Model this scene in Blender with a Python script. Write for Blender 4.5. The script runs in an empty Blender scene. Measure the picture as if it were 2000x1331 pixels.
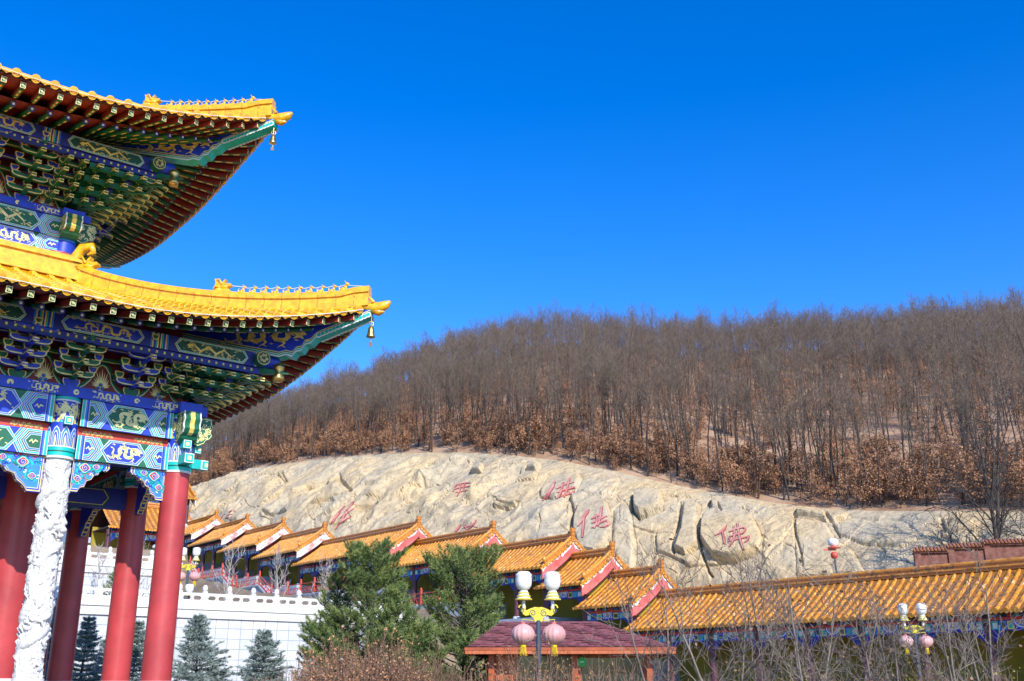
import bpy, math, random
import numpy as np
from mathutils import Vector, Matrix
from mathutils.bvhtree import BVHTree

# ------------------------------------------------------------------ camera, sky, sun
SC = bpy.context.scene
COL = SC.collection
F = 2030.0; PITCH = math.radians(18.14); EYE = 1.7
cam = bpy.data.cameras.new("camera"); camo = bpy.data.objects.new("camera", cam); COL.objects.link(camo)
camo.location = (0, 0, EYE); camo.rotation_euler = (math.pi/2 + PITCH, 0, 0)
cam.sensor_width = 36.0; cam.lens = F/2000*36.0; cam.clip_end = 3000; cam.clip_start = 0.1
SC.camera = camo
SC.render.resolution_x = 1024; SC.render.resolution_y = 681
SUN_EL = math.radians(32.0); SUN_AZ = math.radians(24.0)      # azimuth: to the right of straight behind the camera
sdir = Vector((math.sin(SUN_AZ)*math.cos(SUN_EL), -math.cos(SUN_AZ)*math.cos(SUN_EL), math.sin(SUN_EL)))
sun = bpy.data.lights.new("sun", 'SUN'); suno = bpy.data.objects.new("sun", sun); COL.objects.link(suno)
suno.rotation_euler = sdir.to_track_quat('Z', 'Y').to_euler(); suno.location = (0, 0, 60)
sun.energy = 5.0; sun.angle = math.radians(0.5); sun.color = (1.0, 0.95, 0.86)
W = bpy.data.worlds.new("World"); SC.world = W; W.use_nodes = True
nt = W.node_tree; bg = nt.nodes["Background"]
sky = nt.nodes.new("ShaderNodeTexSky"); sky.sky_type = 'NISHITA'; sky.sun_disc = False
sky.sun_elevation = SUN_EL; sky.sun_rotation = math.pi - SUN_AZ
sky.air_density = 1.0; sky.dust_density = 0.2; sky.ozone_density = 3.0; sky.altitude = 300
hs = nt.nodes.new("ShaderNodeHueSaturation"); hs.inputs["Saturation"].default_value = 1.42; hs.inputs["Value"].default_value = 1.64; hs.inputs["Hue"].default_value = 0.5165
nt.links.new(sky.outputs[0], hs.inputs["Color"]); nt.links.new(hs.outputs[0], bg.inputs["Color"])
bg.inputs["Strength"].default_value = 0.15
SC.view_settings.view_transform = 'Standard'; SC.view_settings.look = 'None'
SC.view_settings.exposure = 0.15; SC.view_settings.gamma = 1.0
try:
    SC.cycles.max_bounces = 5; SC.cycles.diffuse_bounces = 2; SC.cycles.glossy_bounces = 2; SC.cycles.transparent_max_bounces = 4
except Exception: pass

# ------------------------------------------------------------------ projection helpers (real distances for what the photo shows)
cp, sp = math.cos(PITCH), math.sin(PITCH)
def P(px, py, Y):
    x = (px-1000)/F; y = -(py-665.5)/F
    r = (x, cp-y*sp, sp+y*cp); k = Y/r[1]
    return Vector((r[0]*k, Y, r[2]*k+EYE))
def proj(x, y, z):
    z = z-EYE; d = y*cp+z*sp; w = z*cp-y*sp
    return 1000+F*x/d, 665.5-F*w/d
def zat(Y, py):
    k = -(py-665.5)/F
    return (k*Y*cp+Y*sp)/(cp-k*sp)+EYE
rnd = random.Random(7)
TH = math.radians(51.65)
U3 = Vector((math.sin(TH), math.cos(TH), 0)); V3 = Vector((-math.cos(TH), math.sin(TH), 0))
ROTZ = math.atan2(U3.y, U3.x)

# ------------------------------------------------------------------ materials
MATS = {}
def mat(name, col, rough=0.6, var=0.12, scale=3.0, bump=0.0, bscale=None, col2=None, metal=0.0, coat=0.0, stretch=None, thr=(0.35, 0.65), detail=5.0, emit=None, spec=None):
    m = bpy.data.materials.new(name); m.use_nodes = True; t = m.node_tree; b = t.nodes["Principled BSDF"]
    tc = t.nodes.new("ShaderNodeTexCoord"); src = tc.outputs["Object"]
    if stretch:
        mp = t.nodes.new("ShaderNodeMapping"); mp.inputs["Scale"].default_value = stretch; t.links.new(src, mp.inputs[0]); src = mp.outputs[0]
    n = t.nodes.new("ShaderNodeTexNoise"); n.inputs["Scale"].default_value = scale; n.inputs["Detail"].default_value = detail
    t.links.new(src, n.inputs["Vector"])
    cr = t.nodes.new("ShaderNodeValToRGB"); cr.color_ramp.elements[0].position = thr[0]; cr.color_ramp.elements[1].position = thr[1]
    c2 = col2 if col2 else tuple(min(1, c*(1+var)) for c in col); c1 = col if col2 else tuple(c*(1-var) for c in col)
    cr.color_ramp.elements[0].color = (*c1, 1); cr.color_ramp.elements[1].color = (*c2, 1)
    t.links.new(n.outputs["Fac"], cr.inputs[0]); t.links.new(cr.outputs[0], b.inputs["Base Color"])
    b.inputs["Roughness"].default_value = rough; b.inputs["Metallic"].default_value = metal
    if coat: b.inputs["Coat Weight"].default_value = coat; b.inputs["Coat Roughness"].default_value = 0.12
    if spec is not None: b.inputs["Specular IOR Level"].default_value = spec
    if bump:
        n2 = t.nodes.new("ShaderNodeTexNoise"); n2.inputs["Scale"].default_value = bscale or scale*4; n2.inputs["Detail"].default_value = 6
        t.links.new(src, n2.inputs["Vector"])
        bp = t.nodes.new("ShaderNodeBump"); bp.inputs["Strength"].default_value = bump; bp.inputs["Distance"].default_value = 0.05
        t.links.new(n2.outputs["Fac"], bp.inputs["Height"]); t.links.new(bp.outputs[0], b.inputs["Normal"])
    MATS[name] = m; return m
mat("gold_tile", (0.82, 0.43, 0.012), 0.26, 0.18, 7, 0.15, 30, coat=0.4)
mat("gold_tile_deep", (0.72, 0.32, 0.012), 0.35, 0.15, 4, 0.2, 25, coat=0.3)
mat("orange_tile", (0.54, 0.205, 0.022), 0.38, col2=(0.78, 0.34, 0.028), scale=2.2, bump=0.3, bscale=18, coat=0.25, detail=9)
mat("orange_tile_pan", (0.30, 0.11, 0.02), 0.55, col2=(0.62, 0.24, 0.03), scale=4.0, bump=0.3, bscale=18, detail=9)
mat("orange_ridge", (0.42, 0.13, 0.018), 0.5, col2=(0.66, 0.24, 0.02), scale=5, bump=0.3, coat=0.15)
mat("red_lacquer", (0.45, 0.048, 0.05), 0.40, 0.16, 1.6, 0.10, 7)
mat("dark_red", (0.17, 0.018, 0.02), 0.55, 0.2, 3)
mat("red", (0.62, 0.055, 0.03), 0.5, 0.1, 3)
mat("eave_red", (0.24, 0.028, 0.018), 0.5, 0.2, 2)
mat("blue", (0.012, 0.045, 0.50), 0.45, 0.15, 6)
mat("deep_blue", (0.010, 0.022, 0.26), 0.5, 0.15, 6)
mat("light_blue", (0.03, 0.22, 0.75), 0.45, 0.1, 6)
mat("teal", (0.0, 0.46, 0.42), 0.45, 0.12, 6)
mat("green", (0.004, 0.125, 0.065), 0.5, 0.2, 6)
mat("deep_green", (0.004, 0.07, 0.05), 0.5, 0.2, 6)
mat("gilt", (0.80, 0.62, 0.16), 0.35, 0.15, 10, metal=0.0)
mat("pale_gilt", (0.84, 0.76, 0.34), 0.45, 0.1, 10)
mat("white_paint", (0.74, 0.74, 0.72), 0.5, 0.05, 4)
mat("marble", (0.68, 0.67, 0.655), 0.5, 0.06, 3, 0.4, 26)
mat("brass", (0.55, 0.38, 0.12), 0.3, 0.3, 8, metal=0.9)
mat("rope", (0.75, 0.72, 0.66), 0.8, 0.1)
mat("stone_floor", (0.15, 0.145, 0.14), 0.7, 0.15, 1.5, 0.2)
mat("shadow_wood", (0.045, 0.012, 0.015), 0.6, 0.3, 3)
# wall of big white stone panels
def panel_mat():
    m = mat("wall_panels", (0.95, 0.95, 0.95), 0.45, 0.04, 0.8)
    t = m.node_tree; b = t.nodes["Principled BSDF"]; tc = t.nodes["Texture Coordinate"]
    mp = t.nodes.new("ShaderNodeMapping"); mp.inputs["Rotation"].default_value = (math.pi/2, 0, 0); t.links.new(tc.outputs["Object"], mp.inputs[0])
    br = t.nodes.new("ShaderNodeTexBrick"); br.offset = 0.0; br.inputs["Scale"].default_value = 1.0
    br.inputs["Brick Width"].default_value = 0.60; br.inputs["Row Height"].default_value = 0.45; br.inputs["Mortar Size"].default_value = 0.014
    br.inputs["Color1"].default_value = (0.56, 0.59, 0.62, 1); br.inputs["Color2"].default_value = (0.72, 0.73, 0.74, 1); br.inputs["Mortar"].default_value = (0.26, 0.30, 0.36, 1)
    t.links.new(mp.outputs[0], br.inputs["Vector"])
    mx = t.nodes.new("ShaderNodeMix"); mx.data_type = 'RGBA'; mx.blend_type = 'MULTIPLY'; mx.inputs[0].default_value = 0.7
    ramp = [n for n in t.nodes if n.bl_idname == "ShaderNodeValToRGB"][0]
    t.links.new(br.outputs["Color"], mx.inputs[6]); t.links.new(ramp.outputs[0], mx.inputs[7]); t.links.new(mx.outputs[2], b.inputs["Base Color"])
panel_mat()
mat("gable_pink", (0.72, 0.17, 0.15), 0.7, col2=(0.60, 0.10, 0.09), scale=1.6)
mat("gable_white", (0.80, 0.74, 0.72), 0.7, col2=(0.66, 0.28, 0.26), scale=1.3, thr=(0.5, 0.62))
mat("yellow_wall", (0.36, 0.26, 0.02), 0.8, 0.15, 0.8)
mat("hall_column", (0.10, 0.03, 0.045), 0.5, 0.2)
mat("rail_red", (0.62, 0.09, 0.06), 0.5, 0.15)
mat("concrete", (0.42, 0.46, 0.52), 0.8, 0.12, 1.0, 0.2)
mat("dark_concrete", (0.17, 0.19, 0.24), 0.8, 0.12, 1.0, 0.2)
mat("bark", (0.055, 0.044, 0.038), 0.85, 0.3, 5)
mat("twig", (0.17, 0.135, 0.115), 0.85, 0.3, 3)
mat("near_twig", (0.12, 0.092, 0.072), 0.85, col2=(0.26, 0.215, 0.175), scale=1.2)
mat("wood_twig", (0.165, 0.122, 0.09), 0.9, 0.35, 1.5)
mat("pale_bark", (0.42, 0.38, 0.34), 0.8, 0.25, 4)
mat("oak_leaf", (0.33, 0.15, 0.07), 0.8, col2=(0.52, 0.28, 0.15), scale=1.2)
mat("dry_leaf", (0.34, 0.21, 0.07), 0.8, col2=(0.24, 0.12, 0.07), scale=2)
mat("bush_twig", (0.17, 0.09, 0.06), 0.85, col2=(0.29, 0.18, 0.12), scale=2)
mat("pine_needle", (0.06, 0.125, 0.03), 0.6, col2=(0.26, 0.32, 0.09), scale=1.6)
mat("spruce_needle", (0.20, 0.27, 0.25), 0.6, col2=(0.42, 0.50, 0.46), scale=2.4)
mat("yew_leaf", (0.13, 0.19, 0.03), 0.6, col2=(0.34, 0.30, 0.04), scale=2)
mat("shingle", (0.24, 0.075, 0.075), 0.8, 0.35, 6, 0.3)
mat("booth_wood", (0.42, 0.10, 0.035), 0.5, col2=(0.58, 0.17, 0.06), scale=2, stretch=(8, 8, 1))
mat("fascia", (0.40, 0.09, 0.03), 0.45, 0.2, 3)
mat("green_sign", (0.02, 0.5, 0.06), 0.4, 0.1)
mat("cream_panel", (0.62, 0.45, 0.15), 0.6, 0.1)
mat("dark_window", (0.02, 0.03, 0.03), 0.1, 0.1)
mat("lamp_glass", (0.82, 0.83, 0.84), 0.25, 0.03)
mat("lamp_pole", (0.05, 0.075, 0.11), 0.4, 0.1)
mat("lamp_yellow", (0.68, 0.55, 0.035), 0.4, 0.12)
mat("lantern_pink", (0.62, 0.30, 0.29), 0.5, col2=(0.72, 0.46, 0.44), scale=3)
mat("tassel", (0.75, 0.52, 0.01), 0.6, 0.1)
mat("brick_red", (0.15, 0.05, 0.035), 0.85, col2=(0.27, 0.12, 0.085), scale=4, bump=0.4)
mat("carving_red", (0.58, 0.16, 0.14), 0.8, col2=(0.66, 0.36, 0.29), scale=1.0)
mat("carving_shade", (0.24, 0.06, 0.06), 0.85, 0.2)
mat("litter", (0.33, 0.18, 0.095), 0.95, col2=(0.50, 0.32, 0.19), scale=0.35, bump=0.8, bscale=3, detail=10)
mat("soil", (0.20, 0.15, 0.10), 0.95, col2=(0.30, 0.23, 0.15), scale=0.4, bump=0.5, bscale=3, detail=8)
def rock_mat():
    m = mat("rock", (0.62, 0.46, 0.25), 0.88, col2=(0.52, 0.43, 0.285), scale=0.16, thr=(0.42, 0.6), detail=6)
    t = m.node_tree; b = t.nodes["Principled BSDF"]; tc = t.nodes["Texture Coordinate"]
    ramp = [n for n in t.nodes if n.bl_idname == "ShaderNodeValToRGB"][0]
    n2 = t.nodes.new("ShaderNodeTexNoise"); n2.inputs["Scale"].default_value = 1.6; n2.inputs["Detail"].default_value = 10; n2.inputs["Roughness"].default_value = 0.65
    t.links.new(tc.outputs["Object"], n2.inputs["Vector"])
    r2 = t.nodes.new("ShaderNodeValToRGB"); r2.color_ramp.elements[0].position = 0.36; r2.color_ramp.elements[0].color = (0.70, 0.70, 0.72, 1)
    r2.color_ramp.elements[1].position = 0.52; r2.color_ramp.elements[1].color = (1, 1, 1, 1)
    t.links.new(n2.outputs["Fac"], r2.inputs[0])
    mx = t.nodes.new("ShaderNodeMix"); mx.data_type = 'RGBA'; mx.blend_type = 'MULTIPLY'; mx.inputs[0].default_value = 1.0
    t.links.new(ramp.outputs[0], mx.inputs[6]); t.links.new(r2.outputs[0], mx.inputs[7]); t.links.new(mx.outputs[2], b.inputs["Base Color"])
    vo = t.nodes.new("ShaderNodeTexVoronoi"); vo.feature = 'DISTANCE_TO_EDGE'; vo.inputs["Scale"].default_value = 0.55
    ds = t.nodes.new("ShaderNodeTexNoise"); ds.inputs["Scale"].default_value = 0.9; ds.inputs["Detail"].default_value = 5; t.links.new(tc.outputs["Object"], ds.inputs["Vector"])
    mxv = t.nodes.new("ShaderNodeMix"); mxv.data_type = 'VECTOR'; mxv.inputs[0].default_value = 0.55; t.links.new(tc.outputs["Object"], mxv.inputs[4])
    sc3 = t.nodes.new("ShaderNodeVectorMath"); sc3.operation = 'MULTIPLY_ADD'; sc3.inputs[1].default_value = (3, 3, 3); t.links.new(ds.outputs["Color"], sc3.inputs[0]); t.links.new(tc.outputs["Object"], sc3.inputs[2]); t.links.new(sc3.outputs[0], vo.inputs["Vector"])
    r3 = t.nodes.new("ShaderNodeValToRGB"); r3.color_ramp.elements[0].position = 0.0; r3.color_ramp.elements[0].color = (0.30, 0.29, 0.30, 1); r3.color_ramp.elements[1].position = 0.035; r3.color_ramp.elements[1].color = (1, 1, 1, 1)
    t.links.new(vo.outputs["Distance"], r3.inputs[0]); mx2 = t.nodes.new("ShaderNodeMix"); mx2.data_type = 'RGBA'; mx2.blend_type = 'MULTIPLY'; mx2.inputs[0].default_value = 0.45
    t.links.new(mx.outputs[2], mx2.inputs[6]); t.links.new(r3.outputs[0], mx2.inputs[7]); t.links.new(mx2.outputs[2], b.inputs["Base Color"])
    bp = t.nodes.new("ShaderNodeBump"); bp.inputs["Strength"].default_value = 0.7; bp.inputs["Distance"].default_value = 0.25
    n3 = t.nodes.new("ShaderNodeTexNoise"); n3.inputs["Scale"].default_value = 1.1; n3.inputs["Detail"].default_value = 8; n3.inputs["Distortion"].default_value = 1.0
    t.links.new(tc.outputs["Object"], n3.inputs["Vector"]); t.links.new(n3.outputs["Fac"], bp.inputs["Height"]); t.links.new(bp.outputs[0], b.inputs["Normal"])
rock_mat()

def specks(name, col, lo, hi, scale, fac=0.8):
    m = MATS[name]; t = m.node_tree; b = t.nodes["Principled BSDF"]; tc = t.nodes["Texture Coordinate"]; old = b.inputs["Base Color"].links[0].from_socket
    n = t.nodes.new("ShaderNodeTexNoise"); n.inputs["Scale"].default_value = scale; n.inputs["Detail"].default_value = 4; t.links.new(tc.outputs["Object"], n.inputs["Vector"])
    r = t.nodes.new("ShaderNodeMapRange"); r.inputs[1].default_value = lo; r.inputs[2].default_value = hi; r.inputs[4].default_value = fac; t.links.new(n.outputs["Fac"], r.inputs[0])
    mx = t.nodes.new("ShaderNodeMix"); mx.data_type = 'RGBA'; t.links.new(r.outputs[0], mx.inputs[0]); t.links.new(old, mx.inputs[6]); mx.inputs[7].default_value = (*col, 1); t.links.new(mx.outputs[2], b.inputs["Base Color"])
specks("orange_tile", (0.85, 0.72, 0.50), 0.61, 0.68, 7.0); specks("orange_tile", (0.10, 0.06, 0.02), 0.56, 0.72, 3.3, 0.75)
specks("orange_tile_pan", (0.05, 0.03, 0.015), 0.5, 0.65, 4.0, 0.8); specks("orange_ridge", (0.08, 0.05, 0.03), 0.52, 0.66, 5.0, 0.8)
specks("gold_tile", (0.45, 0.21, 0.01), 0.60, 0.75, 9.0, 0.45); specks("gable_pink", (0.62, 0.42, 0.38), 0.58, 0.66, 2.5, 0.6); specks("wall_panels", (0.40, 0.40, 0.38), 0.52, 0.78, 1.1, 0.6)
specks("marble", (0.42, 0.41, 0.40), 0.60, 0.74, 6.0, 0.5); specks("red_lacquer", (0.30, 0.03, 0.03), 0.57, 0.72, 2.5, 0.45)
# ------------------------------------------------------------------ mesh builder
def tagit(o, label=None, cat=None, group=None, kind=None):
    if label: o["label"] = label
    if cat: o["category"] = cat
    if group: o["group"] = group
    if kind: o["kind"] = kind
    return o
def empty(name, loc=(0, 0, 0), rz=0.0, label=None, cat=None, group=None):
    o = bpy.data.objects.new(name, None); COL.objects.link(o); o.location = loc; o.rotation_euler = (0, 0, rz); o.empty_display_size = 0.3
    return tagit(o, label, cat, group)
class MB:
    def __init__(s):
        s.v = []; s.f = []; s.m = []; s.sm = []; s.names = []; s.T = None
    def mi(s, m):
        if m not in s.names: s.names.append(m)
        return s.names.index(m)
    def add(s, vs, fs, m, smooth=False):
        k = len(s.v)
        if s.T is not None: vs = [tuple(s.T @ Vector(p)) for p in vs]
        s.v.extend(vs); i = s.mi(m)
        for f in fs:
            s.f.append(tuple(k+a for a in f)); s.m.append(i); s.sm.append(smooth)
    def box(s, x0, x1, y0, y1, z0, z1, m):
        s.add([(x0, y0, z0), (x1, y0, z0), (x1, y1, z0), (x0, y1, z0), (x0, y0, z1), (x1, y0, z1), (x1, y1, z1), (x0, y1, z1)],
              [(0, 3, 2, 1), (4, 5, 6, 7), (0, 1, 5, 4), (1, 2, 6, 5), (2, 3, 7, 6), (3, 0, 4, 7)], m)
    def hexa(s, p, m):   # eight corners, bottom ring then top ring
        s.add(p, [(0, 3, 2, 1), (4, 5, 6, 7), (0, 1, 5, 4), (1, 2, 6, 5), (2, 3, 7, 6), (3, 0, 4, 7)], m)
    def bar(s, a, b, w, h, m, up=(0, 0, 1), w2=None, h2=None):
        a = Vector(a); b = Vector(b); d = (b-a).normalized(); sd = d.cross(Vector(up)).normalized(); u = sd.cross(d)
        w2 = w if w2 is None else w2; h2 = h if h2 is None else h2
        q = []
        for c, ww, hh in ((a, w, h), (b, w2, h2)):
            q += [tuple(c+sd*x*ww/2+u*y*hh/2) for x, y in ((-1, -1), (1, -1), (1, 1), (-1, 1))]
        s.add(q, [(0, 1, 2, 3), (7, 6, 5, 4), (0, 4, 5, 1), (1, 5, 6, 2), (2, 6, 7, 3), (3, 7, 4, 0)], m)
    def prism(s, poly, fn, d0, d1, m, side=None):   # poly of (x,y); fn(x,y,d)->point
        n = len(poly)
        A = [tuple(fn(x, y, d0)) for x, y in poly]; B = [tuple(fn(x, y, d1)) for x, y in poly]
        s.add(A+B, [tuple(range(n))[::-1], tuple(range(n, 2*n))], m)
        s.add(A+B, [(i, (i+1) % n, n+(i+1) % n, n+i) for i in range(n)], side or m)
    def flat(s, poly, fn, d, m):
        s.add([tuple(fn(x, y, d)) for x, y in poly], [tuple(range(len(poly)))], m)
    def tube(s, pts, rad, n, m, cap=True, smooth=True):
        pts = [Vector(p) for p in pts]; k = len(pts); vs = []
        if not hasattr(rad, '__len__'): rad = [rad]*k
        prev = None
        for i, p in enumerate(pts):
            d = (pts[min(i+1, k-1)]-pts[max(i-1, 0)]).normalized()
            if prev is None:
                a = d.cross(Vector((0, 0, 1)) if abs(d.z) < 0.9 else Vector((1, 0, 0))).normalized()
            else: a = (prev-d*prev.dot(d)).normalized()
            prev = a; b = d.cross(a)
            vs += [tuple(p+(a*math.cos(t)+b*math.sin(t))*rad[i]) for t in (2*math.pi*j/n for j in range(n))]
        fs = [(i*n+j, i*n+(j+1) % n, (i+1)*n+(j+1) % n, (i+1)*n+j) for i in range(k-1) for j in range(n)]
        s.add(vs, fs, m, smooth)
        if cap: s.add(vs[:n]+vs[-n:], [tuple(range(n))[::-1], tuple(range(n, 2*n))], m) if s.T is None else s._cap(vs, n, m)
    def _cap(s, vs, n, m): s.add(vs[:n]+vs[-n:], [tuple(range(n))[::-1], tuple(range(n, 2*n))], m)
    def lathe(s, prof, n, c, m, sq=None, smooth=True):   # prof (r,z)
        vs = []
        for r, z in prof:
            for j in range(n):
                t = 2*math.pi*j/n; k = 1.0 if sq is None else sq(t)
                vs.append((c[0]+r*k*math.cos(t), c[1]+r*k*math.sin(t), c[2]+z))
        L = len(prof)
        s.add(vs, [(i*n+j, i*n+(j+1) % n, (i+1)*n+(j+1) % n, (i+1)*n+j) for i in range(L-1) for j in range(n)], m, smooth)
        s.add(vs[:n]+vs[-n:], [tuple(range(n))[::-1], tuple(range(n, 2*n))], m)
    def ball(s, c, r, m, n=8):
        if not hasattr(r, '__len__'): r = (r, r, r)
        vs = []; 
        for i in range(1, n):
            ph = math.pi*i/n
            for j in range(n+2):
                t = 2*math.pi*j/(n+2); vs.append((c[0]+r[0]*math.sin(ph)*math.cos(t), c[1]+r[1]*math.sin(ph)*math.sin(t), c[2]+r[2]*math.cos(ph)))
        q = n+2; fs = [(i*q+j, (i+1)*q+j, (i+1)*q+(j+1) % q, i*q+(j+1) % q) for i in range(n-2) for j in range(q)]
        vs += [(c[0], c[1], c[2]+r[2]), (c[0], c[1], c[2]-r[2])]; T = (n-1)*q
        fs += [(T, j, (j+1) % q) for j in range(q)]+[(T+1, (n-2)*q+(j+1) % q, (n-2)*q+j) for j in range(q)]
        s.add(vs, fs, m, True)
    def build(s, name, parent=None, label=None, cat=None, group=None, kind=None):
        me = bpy.data.meshes.new(name); me.from_pydata(s.v, [], s.f)
        for nme in s.names: me.materials.append(MATS[nme])
        if len(s.f):
            me.polygons.foreach_set("material_index", s.m); me.polygons.foreach_set("use_smooth", s.sm)
        me.update(); o = bpy.data.objects.new(name, me); COL.objects.link(o)
        if parent is not None: o.parent = parent
        return tagit(o, label, cat, group, kind)
def npmesh(name, V, Fc, mats, mi=None, smooth=True, parent=None, link=True):
    """numpy mesh: V (n,3), Fc (k,3 or 4)"""
    V = np.asarray(V, np.float32); Fc = np.asarray(Fc, np.int32); k = Fc.shape[1]
    me = bpy.data.meshes.new(name); me.vertices.add(len(V)); me.vertices.foreach_set("co", V.ravel())
    me.loops.add(Fc.size); me.loops.foreach_set("vertex_index", Fc.ravel())
    me.polygons.add(len(Fc)); me.polygons.foreach_set("loop_start", np.arange(0, Fc.size, k, dtype=np.int32))
    try: me.polygons.foreach_set("loop_total", np.full(len(Fc), k, np.int32))
    except Exception: pass
    for m in mats: me.materials.append(MATS[m])
    if mi is not None: me.polygons.foreach_set("material_index", np.asarray(mi, np.int32))
    me.polygons.foreach_set("use_smooth", np.full(len(Fc), smooth)); me.update(calc_edges=True); me.validate()
    if not link: return me
    o = bpy.data.objects.new(name, me); COL.objects.link(o)
    if parent is not None: o.parent = parent
    return o
# numpy noise
def _h(ix, iy, s):
    n = (ix.astype(np.int64)*374761393+iy.astype(np.int64)*668265263+s*1442695041) & 0xffffffff
    n = ((n ^ (n >> 13))*1274126177) & 0xffffffff
    return ((n ^ (n >> 16)) & 0xffff)/65535.0
def vnoise(x, y, s=0):
    ix = np.floor(x); iy = np.floor(y); fx = x-ix; fy = y-iy; fx = fx*fx*(3-2*fx); fy = fy*fy*(3-2*fy)
    a = _h(ix, iy, s); b = _h(ix+1, iy, s); c = _h(ix, iy+1, s); d = _h(ix+1, iy+1, s)
    return (a*(1-fx)+b*fx)*(1-fy)+(c*(1-fx)+d*fx)*fy-0.5
def fbm(x, y, o=4, s=0):
    r = 0*x; a = 1.0
    for i in range(o): r = r+a*vnoise(x*2**i, y*2**i, s+i*17); a *= 0.5
    return r
def worley(x, y, s=0):
    ix = np.floor(x); iy = np.floor(y); f1 = np.full(x.shape, 9.0); f2 = np.full(x.shape, 9.0); cid = np.zeros(x.shape); cx = np.zeros(x.shape); cy = np.zeros(x.shape)
    for dx in (-1, 0, 1):
        for dy in (-1, 0, 1):
            gx = ix+dx; gy = iy+dy; px = gx+0.1+0.8*_h(gx, gy, s); py = gy+0.1+0.8*_h(gx, gy, s+5)
            d = np.hypot(px-x, py-y); c = _h(gx, gy, s+9); n = d < f1
            f2 = np.where(n, f1, np.minimum(f2, d)); cid = np.where(n, c, cid); cx = np.where(n, px, cx); cy = np.where(n, py, cy); f1 = np.where(n, d, f1)
    return f1, f2, cid, x-cx, y-cy
# ================================================================== THE TEMPLE PAVILION
HS = 4.51                                   # half side, column line
Cc = Vector((-7.1695, 22.0, 0)); TC = Cc-U3*HS+V3*HS
PLAT = 1.55                                 # terrace top
temple = empty("temple_pavilion", (TC.x, TC.y, 0), ROTZ, "two-tier temple pavilion with golden tiled eaves, painted beams and red columns at the left", "temple")
def RZ(k): return Matrix.Rotation(k*math.pi/2, 4, 'Z')
def ribbon(mb, fn, pts, wid, d, m):
    n = len(pts); L = []; R = []
    for i in range(n):
        a = pts[max(i-1, 0)]; b = pts[min(i+1, n-1)]; dx, dy = b[0]-a[0], b[1]-a[1]; l = math.hypot(dx, dy) or 1
        w = wid[i] if hasattr(wid, '__len__') else wid
        L.append((pts[i][0]-dy/l*w/2, pts[i][1]+dx/l*w/2)); R.append((pts[i][0]+dy/l*w/2, pts[i][1]-dx/l*w/2))
    vs = [tuple(fn(x, y, d)) for x, y in L+R]
    mb.add(vs, [(i, i+1, n+i+1, n+i) for i in range(n-1)], m)
def hexp(x0, x1, z0, z1, pt): zm = (z0+z1)/2; return [(x0, zm), (x0+pt, z1), (x1-pt, z1), (x1, zm), (x1-pt, z0), (x0+pt, z0)]
def nest(mb, fn, x0, x1, z0, z1, pt, cols, st, d=0.006):
    for i, (c, w) in enumerate(cols):
        if x1-x0 < 0.02 or z1-z0 < 0.02: break
        mb.flat(hexp(x0, x1, z0, z1, min(pt, (x1-x0)/2.2)), fn, d+0.003*i, c); x0 += w*1.25; x1 -= w*1.25; z0 += w; z1 -= w
    return x0, x1, z0, z1, d+0.003*len(cols)
def curl(mb, fn, x, y, r, d, m, rg, w=None, turns=1.4):
    ph = rg.uniform(0, 6.28); sg = rg.choice((-1, 1)); n = 9
    pts = [(x+r*(1-0.75*i/n)*math.cos(ph+sg*i/n*turns*6.28), y+r*(1-0.75*i/n)*math.sin(ph+sg*i/n*turns*6.28)) for i in range(n+1)]
    ribbon(mb, fn, pts, w or r*0.35, d, m)
def dragon(mb, fn, cx, cz, w, h, d, m, rg, flip=1):
    n = 34; ph = rg.uniform(-0.5, 0.5); pts = []; ws = []; wv = max(1.2, min(3.0, w/h*1.15))
    for i in range(n+1):
        s = i/n; th = 6.283*wv*s+ph; x = cx+flip*w*(0.40-0.80*s)+h*0.10*math.sin(2*th); z = cz+h*0.27*math.sin(th)*(1-0.15*s)
        pts.append((x, z)); ws.append(h*(0.05+0.13*max(0, math.sin(math.pi*min(1, s*0.95+0.12)))**0.6))
    ribbon(mb, fn, pts, ws, d, m)
    hx, hz = pts[0]; k = h*0.20
    mb.flat([(hx+flip*k*1.2, hz+k*0.1), (hx+flip*k*0.5, hz+k*0.9), (hx-flip*k*0.5, hz+k*1.2), (hx-flip*k*1.2, hz+k*0.6), (hx-flip*k*0.5, hz), (hx-flip*k*1.1, hz-k*0.7), (hx-flip*k*0.1, hz-k*0.5), (hx+flip*k*0.7, hz-k*0.9), (hx+flip*k*0.4, hz-k*0.1)], fn, d+0.002, m)
    for j in range(4, n-3, 5):
        x, z = pts[j]; sg = 1 if z < cz else -1
        if j % 2: sg = -sg
        ribbon(mb, fn, [(x, z), (x+flip*h*0.12, z+sg*h*0.14), (x+flip*h*0.04, z+sg*h*0.26), (x+flip*h*0.16, z+sg*h*0.34)], [h*0.10, h*0.08, h*0.06, h*0.02], d, m)
        ribbon(mb, fn, [(x+flip*h*0.04, z+sg*h*0.22), (x-flip*h*0.10, z+sg*h*0.33)], [h*0.05, h*0.01], d, m)
    for j in range(int(11*w/h)):
        x = cx+rg.uniform(-0.49, 0.49)*w; z = cz+rg.choice((-1, 1))*rg.uniform(0.22, 0.44)*h; r = h*rg.uniform(0.03, 0.07)
        ribbon(mb, fn, [(x-r*1.8, z), (x-r*0.5, z+r*0.9), (x+r*0.4, z-r*0.3), (x+r*1.8, z+r*0.5)], [r*0.3, r*1.2, r*1.1, r*0.2], d, m)
def scrolls(mb, fn, x0, x1, z0, z1, d, m, rg, k=1.0):
    h = z1-z0; n = max(2, int((x1-x0)/h*2.4*k))
    for i in range(n):
        x = x0+(x1-x0)*(i+0.5)/n; z = (z0+z1)/2+h*0.2*math.sin(i*2.1); curl(mb, fn, x, z, h*0.24, d, m, rg, h*0.09)
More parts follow.
